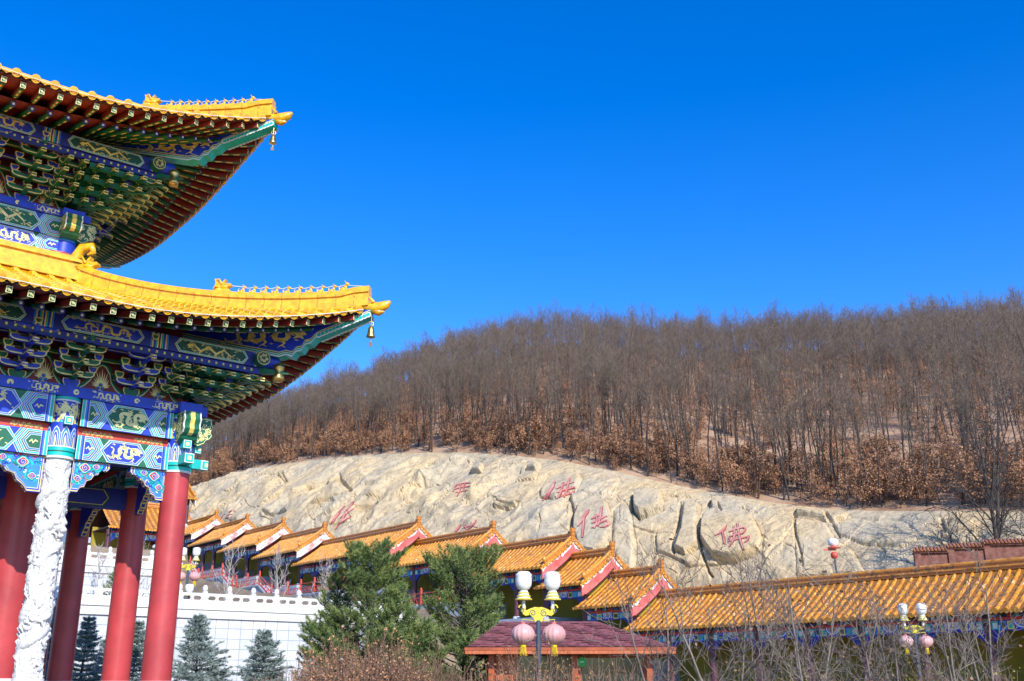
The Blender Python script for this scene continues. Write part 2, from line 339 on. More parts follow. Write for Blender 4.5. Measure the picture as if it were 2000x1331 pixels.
def beam_paint(mb, fn, x0, x1, z0, z1, sch, rg):
    """whirls of hexagons: gilt dragons in the middle, nested hexagons and bands towards the columns"""
    A, B = ("blue", "green") if sch else ("green", "blue"); L = x1-x0; H = z1-z0
    mb.flat([(x0, z0), (x1, z0), (x1, z1), (x0, z1)], fn, 0.003, B if H > 0.3 else A)
    for e, sg in ((x0, 1), (x1, -1)):
        k = e
        for c, w in (("white_paint", 0.012), ("teal", 0.05), ("white_paint", 0.014), ("light_blue", 0.03), ("blue", 0.035), ("white_paint", 0.012)):
            q = k+sg*w; mb.flat([(min(k, q), z0), (max(k, q), z0), (max(k, q), z1), (min(k, q), z1)], fn, 0.006, c); k = q
        e2 = k
        cw = min(0.42, L*0.16)
        a0, a1 = (e2-0.14, e2+cw) if sg > 0 else (e2-cw, e2+0.14)
        # half hexagons pointing to the middle
        for i, (c, ww) in enumerate((("white_paint", 0.012), (("light_blue" if sch else "teal"), 0.028), ("white_paint", 0.012), ("deep_blue" if sch else "deep_green", 0.02), ("white_paint", 0.010), ("teal" if sch else "light_blue", 0.026), ("white_paint", 0.01), (A, 0.02))):
            o = sum(w for _, w in ((0, 0.012), (0, 0.028), (0, 0.012), (0, 0.02), (0, 0.010), (0, 0.026), (0, 0.01), (0, 0.02))[:i])
            tip = e2+sg*(cw-o*1.2); sh = e2+sg*(cw-0.30*H-o*0.7); zz0 = z0+o*1.0; zz1 = z1-o*1.0
            if zz1-zz0 < 0.04 or sg*(sh-e2) < 0: break
            mb.flat([(e2, zz0), (sh, zz0), (tip, (z0+z1)/2), (sh, zz1), (e2, zz1)], fn, 0.009+0.003*i, c)
        curlx = e2+sg*cw*0.33
        ribbon(mb, fn, [(curlx-0.07, (z0+z1)/2-0.02), (curlx-0.03, (z0+z1)/2+0.03), (curlx, (z0+z1)/2-0.03), (curlx+0.04, (z0+z1)/2+0.025), (curlx+0.09, (z0+z1)/2)], [0.02, 0.035, 0.04, 0.035, 0.015], 0.036, "pale_gilt")
        # zigzag chevrons between the end hexagon and the central panel
        for i, c in enumerate(("white_paint", "light_blue" if sch else "teal", "white_paint", "teal" if sch else "light_blue", "white_paint")):
            w = (0.012, 0.03, 0.012, 0.035, 0.012)[i]; o = cw+0.02+sum((0.012, 0.03, 0.012, 0.035, 0.012)[:i]); b = e2+sg*(o-0.3*H)
            mb.flat([(b, z0), (b+sg*w, z0), (b+sg*(w+0.3*H), (z0+z1)/2), (b+sg*w, z1), (b, z1), (b+sg*0.3*H, (z0+z1)/2)], fn, 0.007, c)
    c0 = x0+0.15+min(0.42, L*0.16)+0.12-0.1; c1 = x1-(c0-x0)
    q = nest(mb, fn, c0, c1, z0+0.015, z1-0.015, 0.32*H, (("white_paint", 0.012), ("light_blue" if sch else "teal", 0.022), ("white_paint", 0.010), (A, 0.0)), 0, 0.009)
    pw = (q[1]-q[0]); k = max(1, round(pw/1.35/H*0.55))
    for i in range(k):
        dragon(mb, fn, q[0]+pw*(i+0.5)/k, (z0+z1)/2, pw/k*0.84, (q[3]-q[2])*0.98, q[4]+0.004, "pale_gilt", rg, 1 if i % 2 == 0 else -1)
LOW = dict(hs=HS, hw=2.31, he=7.26, zt=10.6, ze=8.47, lift=1.04, run=5.0, pd=0.52, out=0.18, zcap=5.92, zb0=5.93, zb1=6.42, zr=6.60, zu=7.16, zp=7.38, pur=1.2, tiers=4, seed=1)
UPP = dict(hs=2.16, hw=0.5, he=5.45, zt=15.5, ze=13.50, lift=0.90, run=4.6, pd=0.74, out=0.18, zcap=11.05, zb0=11.06, zb1=11.46, zr=11.46, zu=11.95, zp=12.12, pur=1.5, tiers=5, seed=2)
def corner_k(Lv, r, a): return max(0.0, 1-(r-abs(a))/Lv['run'])
def redge(Lv, a):       # eave line runs out a little towards the corners
    k = max(0.0, 1-(Lv['he']-abs(a))/Lv['run']); return Lv['he']+Lv['out']*k*k
def zroof(Lv, r, a):
    q = (r-Lv['hw'])/(Lv['he']-Lv['hw']); q0 = max(q, 0)
    return Lv['zt']-(Lv['zt']-Lv['ze'])*q0**0.8+Lv['lift']*min(q0, 1.1)**2*corner_k(Lv, r, a)**1.7
# ---- platform, columns
mb = MB(); mb.box(-6.4, 6.4, -6.4, 6.4, -0.3, PLAT, "stone_floor"); mb.box(-6.55, 6.55, -6.55, 6.55, PLAT-0.18, PLAT-0.02, "marble"); mb.build("stone_platform", temple)
def column(x, y, r, z0, z1, m="red_lacquer"):
    mb = MB(); mb.lathe([(r*1.02, z0), (r*1.0, z0+(z1-z0)*0.3), (r*0.93, z1)], 40, (x, y, 0), m); return mb
CP = (-HS, -HS+2.43, HS-2.43, HS); done = set()
base = MB()
for i, x in enumerate(CP):
    for j, y in enumerate(CP):
        if 0 < i < 3 and 0 < j < 3: continue
        carved = (j == 0 and i in (1, 2))
        bm_ = MB(); bm_.lathe([(0.46, 0), (0.47, 0.06), (0.42, 0.12), (0.34, 0.15)], 32, (x, y, PLAT), "marble")
        if not carved:
            c = column(x, y, 0.292, PLAT+0.1, 5.95).build("column", temple)
        else:
            n, h = 120, 420; tt = np.linspace(0, 2*np.pi, n, endpoint=False); zz = np.linspace(PLAT+0.1, 5.93, h); T, Z = np.meshgrid(tt, zz)
            cx = np.cos(T)*2.0; cy = np.sin(T)*2.0
            nz = fbm(cx*1.3+Z*1.1+7, cy*1.3+Z*2.6, 4, 3); n2 = fbm(cx*3.1+Z*2.3, cy*3.1-Z*4.4, 3, 9)
            ph = (T+Z*3.3+0.9*np.sin(Z*2.1)+1.1*nz) % (2*np.pi); body = np.clip(1-np.abs(ph-np.pi)/1.05, 0, 1)
            body = np.sqrt(np.clip(body*(2-body), 0, 1))
            scal = 0.010*np.abs(np.sin(ph*9)*np.sin(Z*38+T*6))
            ph2 = (T*1-Z*2.3+2*np.sin(Z*3.7)) % (2*np.pi); claw = np.clip(1-np.abs(ph2-np.pi)/0.42, 0, 1)**0.6*(np.sin(Z*5.2+T) > 0.1)
            cloud = np.abs(nz)**0.7*0.11; ridge = 0.055*(1-np.clip(np.abs(n2)*7, 0, 1))
            R = 0.195+0.075*body+scal*body+0.06*claw*(1-body)+(1-body)*(cloud*0.9)+0.5*ridge*(1-body*0.5)+0.02*n2
            R = np.where(Z > 5.80, 0.235, R); R = np.where(Z < PLAT+0.2, 0.28, R)
            V = np.stack([x+R*np.cos(T), y+R*np.sin(T), Z], -1).reshape(-1, 3)
            I, J = np.meshgrid(np.arange(h-1), np.arange(n), indexing='ij'); a = I*n+J; b = I*n+(J+1) % n
            V0 = V
            c = npmesh("column", V, np.stack([a, b, b+n, a+n], -1).reshape(-1, 4), ["marble"], parent=temple); c["label"] = "white stone column carved with a coiling dragon"
            rg = random.Random(5+i); q = MB(); K = 300; pts = []; rad = []
            for kk in range(K):
                s_ = kk/K; z = PLAT+0.22+s_*4.05; an = -1.2+s_*4.05/0.60*6.283*0.82+0.55*math.sin(s_*31); rr = 0.180+0.028*math.sin(s_*47)
                pts.append((x+rr*math.cos(an), y+rr*math.sin(an), z+0.10*math.sin(an*1.0+2)+0.05*math.sin(s_*60))); rad.append((0.098+0.010*math.sin(s_*23))*min(1, 0.25+s_*9, 0.35+(1-s_)*8)*(1+0.05*math.sin(kk*1.9)))
            q.tube(pts, rad, 12, "marble")
            for kk in range(150):      # cloud curls and claws between the coils
                z = rg.uniform(PLAT+0.25, 5.85); an = rg.uniform(0, 6.283); rr0 = rg.uniform(0.04, 0.09); tr = 0.024+rr0*0.22; ph = rg.uniform(0, 6.28); hr = rg.uniform(0.21, 0.255) if z < 5.0 else 0.225
                pts = [(x+hr*math.cos(an+rr0*(1-0.12*j)*math.cos(ph+j*0.75)/hr), y+hr*math.sin(an+rr0*(1-0.12*j)*math.cos(ph+j*0.75)/hr), z+rr0*(1-0.12*j)*math.sin(ph+j*0.75)) for j in range(8)]
                q.tube(pts, [tr*(1-0.09*j) for j in range(8)], 7, "marble")
            for kk in range(46):
                z = rg.uniform(PLAT+0.4, 5.0); an = rg.uniform(0, 6.283); q.tube([(x+r_*math.cos(an+da), y+r_*math.sin(an+da), z+dz) for r_, da, dz in ((0.20, 0, 0), (0.27, 0.15, 0.05), (0.29, 0.35, 0.01), (0.25, 0.5, -0.08))], [0.04, 0.035, 0.028, 0.008], 6, "marble")
            for zc in (5.25,): q.lathe([(0.22, zc-0.06), (0.29, zc), (0.275, zc+0.05), (0.23, zc+0.09)], 40, (x, y, 0), "marble", sq=lambda t: 1+0.09*math.sin(9*t))
            hz = 4.55; an = -1.0       # head near the top
            for (r_, da, dz, sz) in ((0.24, 0, 0, 0.13), (0.32, 0.1, -0.05, 0.08), (0.28, -0.3, 0.08, 0.08), (0.28, 0.35, 0.1, 0.07), (0.29, 0.1, -0.16, 0.06)): q.ball((x+r_*math.cos(an+da), y+r_*math.sin(an+da), hz+dz), (sz, sz, sz*0.8), "marble", 8)
            me2 = q.build("tmp"); V1 = [tuple(v_.co) for v_ in me2.data.vertices]; F1 = [tuple(p_.vertices) for p_ in me2.data.polygons]; bpy.data.objects.remove(me2)
            me = c.data; VV = [tuple(v_) for v_ in V0]+V1; FF = [tuple(p_.vertices) for p_ in me.polygons]+[tuple(len(V0)+a_ for a_ in f_) for f_ in F1]
            nm = bpy.data.meshes.new("column"); nm.from_pydata(VV, [], FF); nm.materials.append(MATS["marble"]); nm.polygons.foreach_set("use_smooth", [True]*len(FF)); c.data = nm
        bm_.build("column_base", c)
        k = MB()       # painted collar round the column head
        for z0, z1, r, m in ((6.62, 7.16, 0.28, "blue"), (5.90, 5.945, 0.290, "white_paint"), (5.945, 6.02, 0.294, "teal"), (6.02, 6.045, 0.297, "deep_green"), (6.045, 6.115, 0.294, "teal"), (6.115, 6.14, 0.299, "white_paint"), (6.14, 6.62, 0.285, "blue")):
            k.lathe([(r, z0), (r, z1)], 32, (x, y, 0), m)
        for q in range(10):
            an = q*math.pi/5+0.314; fn = lambda X, Z, D, an=an: (x+(0.287+D)*math.cos(an+X/0.287), y+(0.287+D)*math.sin(an+X/0.287), Z)
            for w, h0, cc, d in ((0.16, 0.40, "white_paint", 0.003), (0.135, 0.375, "light_blue", 0.006), (0.09, 0.31, "white_paint", 0.009), (0.07, 0.28, "blue", 0.012), (0.035, 0.22, "pale_gilt", 0.015)):
                k.flat([(-w/2, 6.14), (w/2, 6.14), (w/2, 6.14+h0*0.65), (w/4, 6.14+h0*0.9), (0, 6.14+h0), (-w/4, 6.14+h0*0.9), (-w/2, 6.14+h0*0.65)], fn, d, cc)
        for q in range(8):
            an = q*math.pi/4+0.3927; fn = lambda X, Z, D, an=an: (x+(0.282+D)*math.cos(an+X/0.282), y+(0.282+D)*math.sin(an+X/0.282), Z)
            dragon(k, fn, 0, 6.86, 0.19, 0.36, 0.003, "pale_gilt", rnd)
            ribbon(k, fn, [(-0.07, 6.62), (-0.05, 6.68), (0, 6.74), (0.05, 6.68), (0.07, 6.62)], [0.05]*5, 0.004, "gilt"); 
        for z0, z1, m in ((7.06, 7.09, "white_paint"), (7.09, 7.15, "teal"), (6.62, 6.65, "teal")): k.lathe([(0.284, z0), (0.284, z1)], 32, (x, y, 0), m)
        if (j in (0, 3)) != (i in (0, 3)):
            ax = (0, -1) if j == 0 else (0, 1) if j == 3 else (-1, 0) if i == 0 else (1, 0)
            f2 = lambda X, Z, D: (x+ax[0]*(0.40+D)+abs(ax[1])*X, y+ax[1]*(0.40+D)+abs(ax[0])*X, Z)
            k.prism([(-0.08, 6.56), (0.08, 6.56), (0.08, 6.72), (-0.08, 6.72)], f2, -0.15, 0, "teal")
            for i2, (kk, m) in enumerate(((1.0, "white_paint"), (0.82, "teal"), (0.42, "pale_gilt"))): k.flat([(-0.08*kk, 6.64-0.08*kk), (0.08*kk, 6.64-0.08*kk), (0.08*kk, 6.64+0.08*kk), (-0.08*kk, 6.64+0.08*kk)], f2, 0.003*(i2+1), m)
        k.build("collar", c)
for x in (-2.08, 2.08):
    for y in (-2.08, 2.08):
        c = column(x, y, 0.40, PLAT+0.2, 11.1).build("inner_column", temple)
        b2 = MB(); b2.lathe([(0.62, 0), (0.62, 0.08), (0.56, 0.14), (0.46, 0.2)], 36, (x, y, PLAT), "marble"); b2.build("column_base", c)
        k = MB(); 
        for z0, z1, r, m in ((5.3, 5.36, 0.392, "teal"), (5.36, 5.95, 0.385, "deep_blue")): k.lathe([(r, z0), (r, z1)], 32, (x, y, 0), m)
        k.build("collar", c)
# ---- beams per side
def beams(Lv, s, lab):
    hs = Lv['hs']; rg = random.Random(Lv['seed']*10+s); T = RZ(s); low = Lv is LOW
    bays = ((-HS, -2.08), (-2.08, 2.08), (2.08, HS)) if low else ((-hs, hs),)
    def front(r): return lambda x, z, d: (x, -(r+d), z)
    for bi, (a0, a1) in enumerate(bays):
        cr = 0.27 if low else 0.02; x0, x1 = a0+cr, a1-cr; sch = (bi+s) % 2
        mb = MB(); mb.T = T; f = front(hs+0.16); mb.prism([(x0, Lv['zb0']), (x1, Lv['zb0']), (x1, Lv['zb1']), (x0, Lv['zb1'])], f, -0.32, 0, "deep_blue"); beam_paint(mb, f, x0, x1, Lv['zb0'], Lv['zb1'], not sch, rg)
        fi = lambda x, z, d: (x, -(hs-0.16-d), z)
        if low: beam_paint(mb, fi, x0, x1, Lv['zb0'], Lv['zb1'], sch, rg)
        mb.build("lower_tie_beam", temple)
        if low:
            mb = MB(); mb.T = T; f = front(hs+0.05); mb.prism([(x0, Lv['zb1']), (x1, Lv['zb1']), (x1, Lv['zr']), (x0, Lv['zr'])], f, -0.1, 0, "red")
            for e in (x0+0.42, x1-0.42): scrolls(mb, f, e-0.3, e+0.3, Lv['zb1']+0.03, Lv['zr']-0.03, 0.004, "gilt", rg, 1.5)
            mb.build("red_board", temple)
        mb = MB(); mb.T = T; f = front(hs+0.20); mb.prism([(x0, Lv['zr']), (x1, Lv['zr']), (x1, Lv['zu']), (x0, Lv['zu'])], f, -0.4, 0, "deep_green"); beam_paint(mb, f, x0, x1, Lv['zr'], Lv['zu'], sch, rg)
        mb.build("upper_tie_beam", temple)
        if low:
            for sg, e in ((1, x0), (-1, x1)):
                L = 1.25 if bi == 1 else 0.74; H = 0.72 if bi == 1 else 0.64; zb = Lv['zb0']
                mb = MB(); mb.T = T; f = lambda x, z, d, e=e, sg=sg, zb=zb: (e+sg*x, -(hs+0.07+d), zb+z)
                def pol(k):
                    p = [(0, 0), (L, 0), (L*1.0, -0.10), (L*0.93, -0.16), (L*0.86, -0.12), (L*0.76, -0.16), (L*0.70, -0.25), (L*0.60, -0.27), (L*0.54, -0.36), (L*0.42, -0.40), (L*0.37, -0.52), (L*0.26, -H*0.86), (L*0.20, -H), (0, -H)]
                    c = (L*0.30, -H*0.33); return [(c[0]+(x-c[0])*k, c[1]+(z-c[1])*k) for x, z in p]
                mb.prism(pol(1), f, -0.14, 0, "blue")
                for i, (k, m) in enumerate(((0.975, "gilt"), (0.92, "blue"), (0.86, "white_paint"), (0.83, "light_blue"))): mb.flat(pol(k), f, 0.003*(i+1), m)
                for _ in range(int(60*L)):      # field of small curls, then the big scrolls
                    x = rg.uniform(0.05, 0.85)*L; z = -rg.uniform(0.06, 0.88)*H*(1-0.95*x/L); curl(mb, f, x, z, rg.uniform(0.03, 0.05), 0.013, rg.choice(("teal", "teal", "red", "blue", "white_paint", "blue", "deep_green")), rg, 0.022, 0.8)
                for (x, z, r) in ((0.32*L, -0.22*H, 0.105), (0.62*L, -0.15*H, 0.07), (0.16*L, -0.58*H, 0.075)):
                    for i, (k, m) in enumerate(((1.25, "deep_green"), (1.15, "teal"), (0.92, "white_paint"), (0.82, "red"))):
                        mb.flat([(x+r*k*(1+0.12*math.cos(q*1.8))*math.cos(q*0.4488), z+r*k*(1+0.12*math.cos(q*1.8))*math.sin(q*0.4488)*0.9) for q in range(14)], f, 0.018+0.003*i, m)
                    curl(mb, f, x, z, r*0.62, 0.032, "blue", rg, r*0.30, 1.3); curl(mb, f, x, z, r*0.62, 0.035, "white_paint", rg, r*0.08, 1.3)
                    for q in range(3): a_ = rg.uniform(0, 6.28); ribbon(mb, f, [(x+r*1.1*math.cos(a_), z+r*1.1*math.sin(a_)), (x+r*1.7*math.cos(a_+0.4), z+r*1.5*math.sin(a_+0.4)), (x+r*1.9*math.cos(a_+0.9), z+r*1.6*math.sin(a_+0.9))], [0.05, 0.04, 0.01], 0.017, "teal")
                pe = pol(1)[2:13]
                for (xa, za), (xb, zb_) in zip(pe[:-1], pe[1:]):      # painted steps along the lower edge
                    for d0_, d1_, m, o_ in ((-0.135, -0.005, "gilt", 0.004), (-0.11, -0.03, "deep_blue", 0.007)):
                        t0, t1 = (0, 1) if m == "gilt" else (0.2, 0.8); A_ = (xa+(xb-xa)*t0, za+(zb_-za)*t0-o_); B_ = (xa+(xb-xa)*t1, za+(zb_-za)*t1-o_)
                        mb.add([tuple(f(A_[0]+o_*0.5, A_[1], d0_)), tuple(f(A_[0]+o_*0.5, A_[1], d1_)), tuple(f(B_[0]+o_*0.5, B_[1], d1_)), tuple(f(B_[0]+o_*0.5, B_[1], d0_))], [(0, 1, 2, 3)], m)
                mb.build("carved_brace", temple)
    # plank on top of the beams, past the corner
    mb = MB(); mb.T = T; f = front(hs+0.27); e = hs+0.45
    mb.prism([(-e, Lv['zu']), (e, Lv['zu']), (e, Lv['zp']), (-e, Lv['zp'])], f, -0.5 if s % 2 == 0 else -0.49, 0, "blue")
    n = int(2*e/0.62)
    for i in range(n):
        x = -e+(i+0.5)*2*e/n; zc = (Lv['zu']+Lv['zp'])/2; h = Lv['zp']-Lv['zu']
        if i % 2: curl(mb, f, x, zc, h*0.25, 0.004, "pale_gilt", rg, h*0.16, 0.8); curl(mb, f, x, zc, h*0.25, 0.005, "pale_gilt", rg, h*0.12, 0.8)
        else: dragon(mb, f, x, zc, 0.58, h*0.9, 0.004, "pale_gilt", rg, 1)
    mb.build("top_plank", temple)
    # beam ends running past the corner, cut to a scalloped profile
    for sg in (1, -1):
        z1 = Lv['zu']+0.0; z0 = Lv['zr']-0.05 if low else Lv['zr']+0.02
        h = z1-z0; mb = MB(); mb.T = T; x0 = sg*(hs+0.2)
        prof = [(0, z1), (0.40, z1), (0.41, z1-0.16*h), (0.45, z1-0.28*h), (0.41, z1-0.42*h), (0.40, z1-0.5*h), (0.44, z1-0.62*h), (0.38, z1-0.76*h), (0.30, z1-0.82*h), (0.26, z1-0.95*h), (0.12, z0-0.04), (0, z0)]
        f = lambda x, z, d: (x0+sg*x, -(hs-0.19+d), z)
        mb.prism(prof, f, 0, 0.38, "green")
        cx, cz = 0.2, (z0+z1)/2
        for dd, fc in ((0.384, 1), (-0.004, -1)):
            mb.flat([(cx+(x-cx)*0.93, cz+(z-cz)*0.94) for x, z in prof], f, dd, "pale_gilt"); mb.flat([(cx+(x-cx)*0.86, cz+(z-cz)*0.88) for x, z in prof], f, dd+fc*0.003, "green")
            for _ in range(26):
                x = rg.uniform(0.05, 0.36); z = rg.uniform(z0+0.08, z1-0.05); curl(mb, f, x, z, 0.045, dd+fc*0.007, "pale_gilt", rg, 0.02, 0.9)
        # end grain face: white edge, green, gilt middle strip following the steps
        pe = prof[1:9]
        for (xa, za), (xb, zb) in zip(pe[:-1], pe[1:]):
            for y0, y1, m, o in ((0.0, 0.03, "white_paint", 0.004), (0.35, 0.38, "white_paint", 0.004), (0.14, 0.24, "gilt", 0.006)):
                mb.add([(x0+sg*(xa+o), -(hs-0.19+y0), za), (x0+sg*(xa+o), -(hs-0.19+y1), za), (x0+sg*(xb+o), -(hs-0.19+y1), zb), (x0+sg*(xb+o), -(hs-0.19+y0), zb)], [(0, 1, 2, 3)], m)
        mb.build("beam_end", temple)
        if low:
            for zc, ww, ll in ((Lv['zr']-0.12, 0.085, 0.24), (Lv['zb0']+0.22, 0.10, 0.42)):
                mb = MB(); mb.T = T; xa, xb = sorted((sg*(hs+0.2), sg*(hs+0.22+ll)))
                mb.box(xa, xb, -hs-ww, -hs+ww, zc-ww, zc+ww, "teal")
                xe = sg*(hs+0.22+ll)
                for i, (k, m) in enumerate(((1.0, "white_paint"), (0.82, "teal"), (0.42, "pale_gilt"))):
                    q = ww*k; X = xe+sg*0.003*(i+1); mb.add([(X, -hs-q, zc-q), (X, -hs+q, zc-q), (X, -hs+q, zc+q), (X, -hs-q, zc+q)], [(0, 1, 2, 3)], m)
                    mb.add([(xe-sg*0.02-sg*q*1.4, -hs-ww-0.003*(i+1), zc-q), (xe-sg*0.01, -hs-ww-0.003*(i+1), zc-q), (xe-sg*0.01, -hs-ww-0.003*(i+1), zc+q), (xe-sg*0.02-sg*q*1.4, -hs-ww-0.003*(i+1), zc+q)], [(0, 1, 2, 3)], m)
                mb.build("tenon_end", temple)
for s in range(4): beams(LOW, s, 0); beams(UPP, s, 1)
mb = MB()      # upper storey posts and walls behind the beams
for x in (-2.16, 2.16):
    for y in (-2.16, 2.16): mb = MB(); mb.lathe([(0.25, 10.8), (0.25, 12.1)], 24, (x, y, 0), "light_blue"); mb.lathe([(0.256, 11.0), (0.256, 11.1)], 24, (x, y, 0), "white_paint"); mb.lathe([(0.256, 11.12), (0.256, 11.4)], 24, (x, y, 0), "blue"); mb.build("upper_post", temple)
mb = MB()
for s in range(4):
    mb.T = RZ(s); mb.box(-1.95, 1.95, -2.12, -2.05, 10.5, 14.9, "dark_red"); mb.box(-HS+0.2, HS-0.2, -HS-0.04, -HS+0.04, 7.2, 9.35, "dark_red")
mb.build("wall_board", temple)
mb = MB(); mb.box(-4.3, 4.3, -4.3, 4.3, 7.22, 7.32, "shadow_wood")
for x in (-2.08, 2.08):
    mb.box(x-0.15, x+0.15, -4.3, 4.3, 6.3, 6.85, "deep_blue"); mb.box(-4.3, 4.3, x-0.14, x+0.14, 6.32, 6.8, "deep_green")
mb.build("ceiling", temple)
for x in (-2.08, 2.08):    # inner beams and their painted braces
    mb = MB(); mb.box(-4.4, 4.4, x-0.13, x+0.13, 5.4, 5.85, "deep_blue")
    fn = lambda X, Z, D: (X, x-0.13-D, Z)
    for c in (-3.3, 0, 3.3): nest(mb, fn, c-0.6, c+0.6, 5.42, 5.83, 0.12, (("deep_green", 0.03), ("gilt", 0.012), ("deep_blue", 0.02)), 0)
    mb.build("inner_beam", temple)
# ---- bracket sets
def arm(mb, f, c, z, hl, h, d0, d1, main, line="gilt"):
    def pol(k): return [(c-hl+k, z+h-k*0.5), (c-hl+k, z+h*0.5), (c-hl*0.86+k, z+h*0.16+k*0.4), (c-hl*0.62, z+k), (c+hl*0.62, z+k), (c+hl*0.86-k, z+h*0.16+k*0.4), (c+hl-k, z+h*0.5), (c+hl-k, z+h-k*0.5)]
    mb.prism(pol(0), f, d0, d1, line, main); mb.flat(pol(0.027), f, d1+0.004, main)
    z2 = z+h; notch = [(c-hl*0.55, z2+0.001), (c-hl*0.5, z2-h*0.35), (c+hl*0.5, z2-h*0.35), (c+hl*0.55, z2+0.001)]
    mb.flat(notch, f, d1+0.006, "shadow_wood")
def cup(mb, f, c, z, w, d0, d1, main, line="gilt"):
    h = w*0.8; p = lambda k: [(c-w/2+k, z+h-k), (c-w/2+k, z+h*0.5), (c-w*0.3+k, z+k), (c+w*0.3-k, z+k), (c+w/2-k, z+h*0.5), (c+w/2-k, z+h-k)]
    mb.prism(p(0), f, d0, d1, line, main); mb.flat(p(0.023), f, d1+0.004, main)
def nose(mb, a, r, z, L, main, T):   # slanting beak that points out and down
    fn = lambda o, zz, d: (a+d, -(r+o), z+zz)
    p = [(0, 0.11), (L*0.35, 0.10), (L*0.9, -0.005), (L, -0.05), (L*0.96, -0.075), (L*0.5, -0.02), (0.1, -0.03), (0, -0.02)]
    mb.prism(p, fn, -0.045, 0.045, main)
    q = [(0.0, 0.092), (L*0.34, 0.082), (L*0.86, -0.012), (L*0.5, -0.003), (0.1, -0.012), (0, 0.0)]
    for sg in (1, -1): mb.flat(p, fn, sg*0.049, "gilt"); mb.flat(q, fn, sg*0.053, main)
    fe = lambda x, zz, d: (a+x, -(r+L*0.97+d), z-0.06+zz)
    mb.prism([(-0.05, -0.03), (0.05, -0.03), (0.05, 0.05), (-0.05, 0.05)], fe, -0.02, 0.0, "gilt"); mb.flat([(-0.022, -0.008), (0.022, -0.008), (0.022, 0.028), (-0.022, 0.028)], fe, 0.004, "white_paint" if main == "blue" else "deep_green")
def bracket_set(Lv, s, a, col, corner=False):
    hs = Lv['hs']; T = RZ(s); mb = MB(); mb.T = T; z0 = Lv['zp']; n = Lv['tiers']; oc = {"blue": "green", "green": "blue"}[col]
    zs = (zroof(Lv, hs+Lv['pur'], a)-Lv['pd']-0.32-z0-0.17)/(n-0.4) if not corner else (zroof(Lv, hs+Lv['pur'], 0)-Lv['pd']-0.32-z0-0.17)/(n-0.4)
    os = Lv['pur']/n
    f = lambda x, z, d: (a+x, -(hs+d), z)
    p = [(-0.17, z0+0.17), (-0.17, z0+0.09), (-0.12, z0), (0.12, z0), (0.17, z0+0.09), (0.17, z0+0.17)]
    mb.prism(p, f, -0.1, 0.18, "gilt", oc); mb.flat([(x*0.88, z0+(z-z0)*0.9+0.008) for x, z in p], f, 0.184, oc)
    for k in range(n+1):
        o = os*k; z = z0+0.17+zs*max(0, k-1)+ (0 if k else 0); c = deepc[col] if corner or True else col
        hl = 0.34 if k < n else 0.36
        if not corner:
            hl += 0.05
            arm(mb, f, 0, z+0.02, hl, 0.13, o-0.05, o+0.05, col, "pale_gilt")
            for x in (-hl+0.05, hl-0.05): cup(mb, f, x, z+0.135, 0.18, o-0.06, o+0.06, oc)
        mb.box(a-0.05, a+0.05, -(hs+o+0.1), -(hs-0.05), z-0.02, z+0.12, col)
        cup(mb, f, 0, z+0.13, 0.15, o+0.0, o+0.12, oc)
        if 0 < k < n or corner and k: nose(mb, a, hs+o+0.04, z+0.03, 0.44, col, T)
    mb.build("bracket_set", temple)
deepc = {"blue": "blue", "green": "green"}
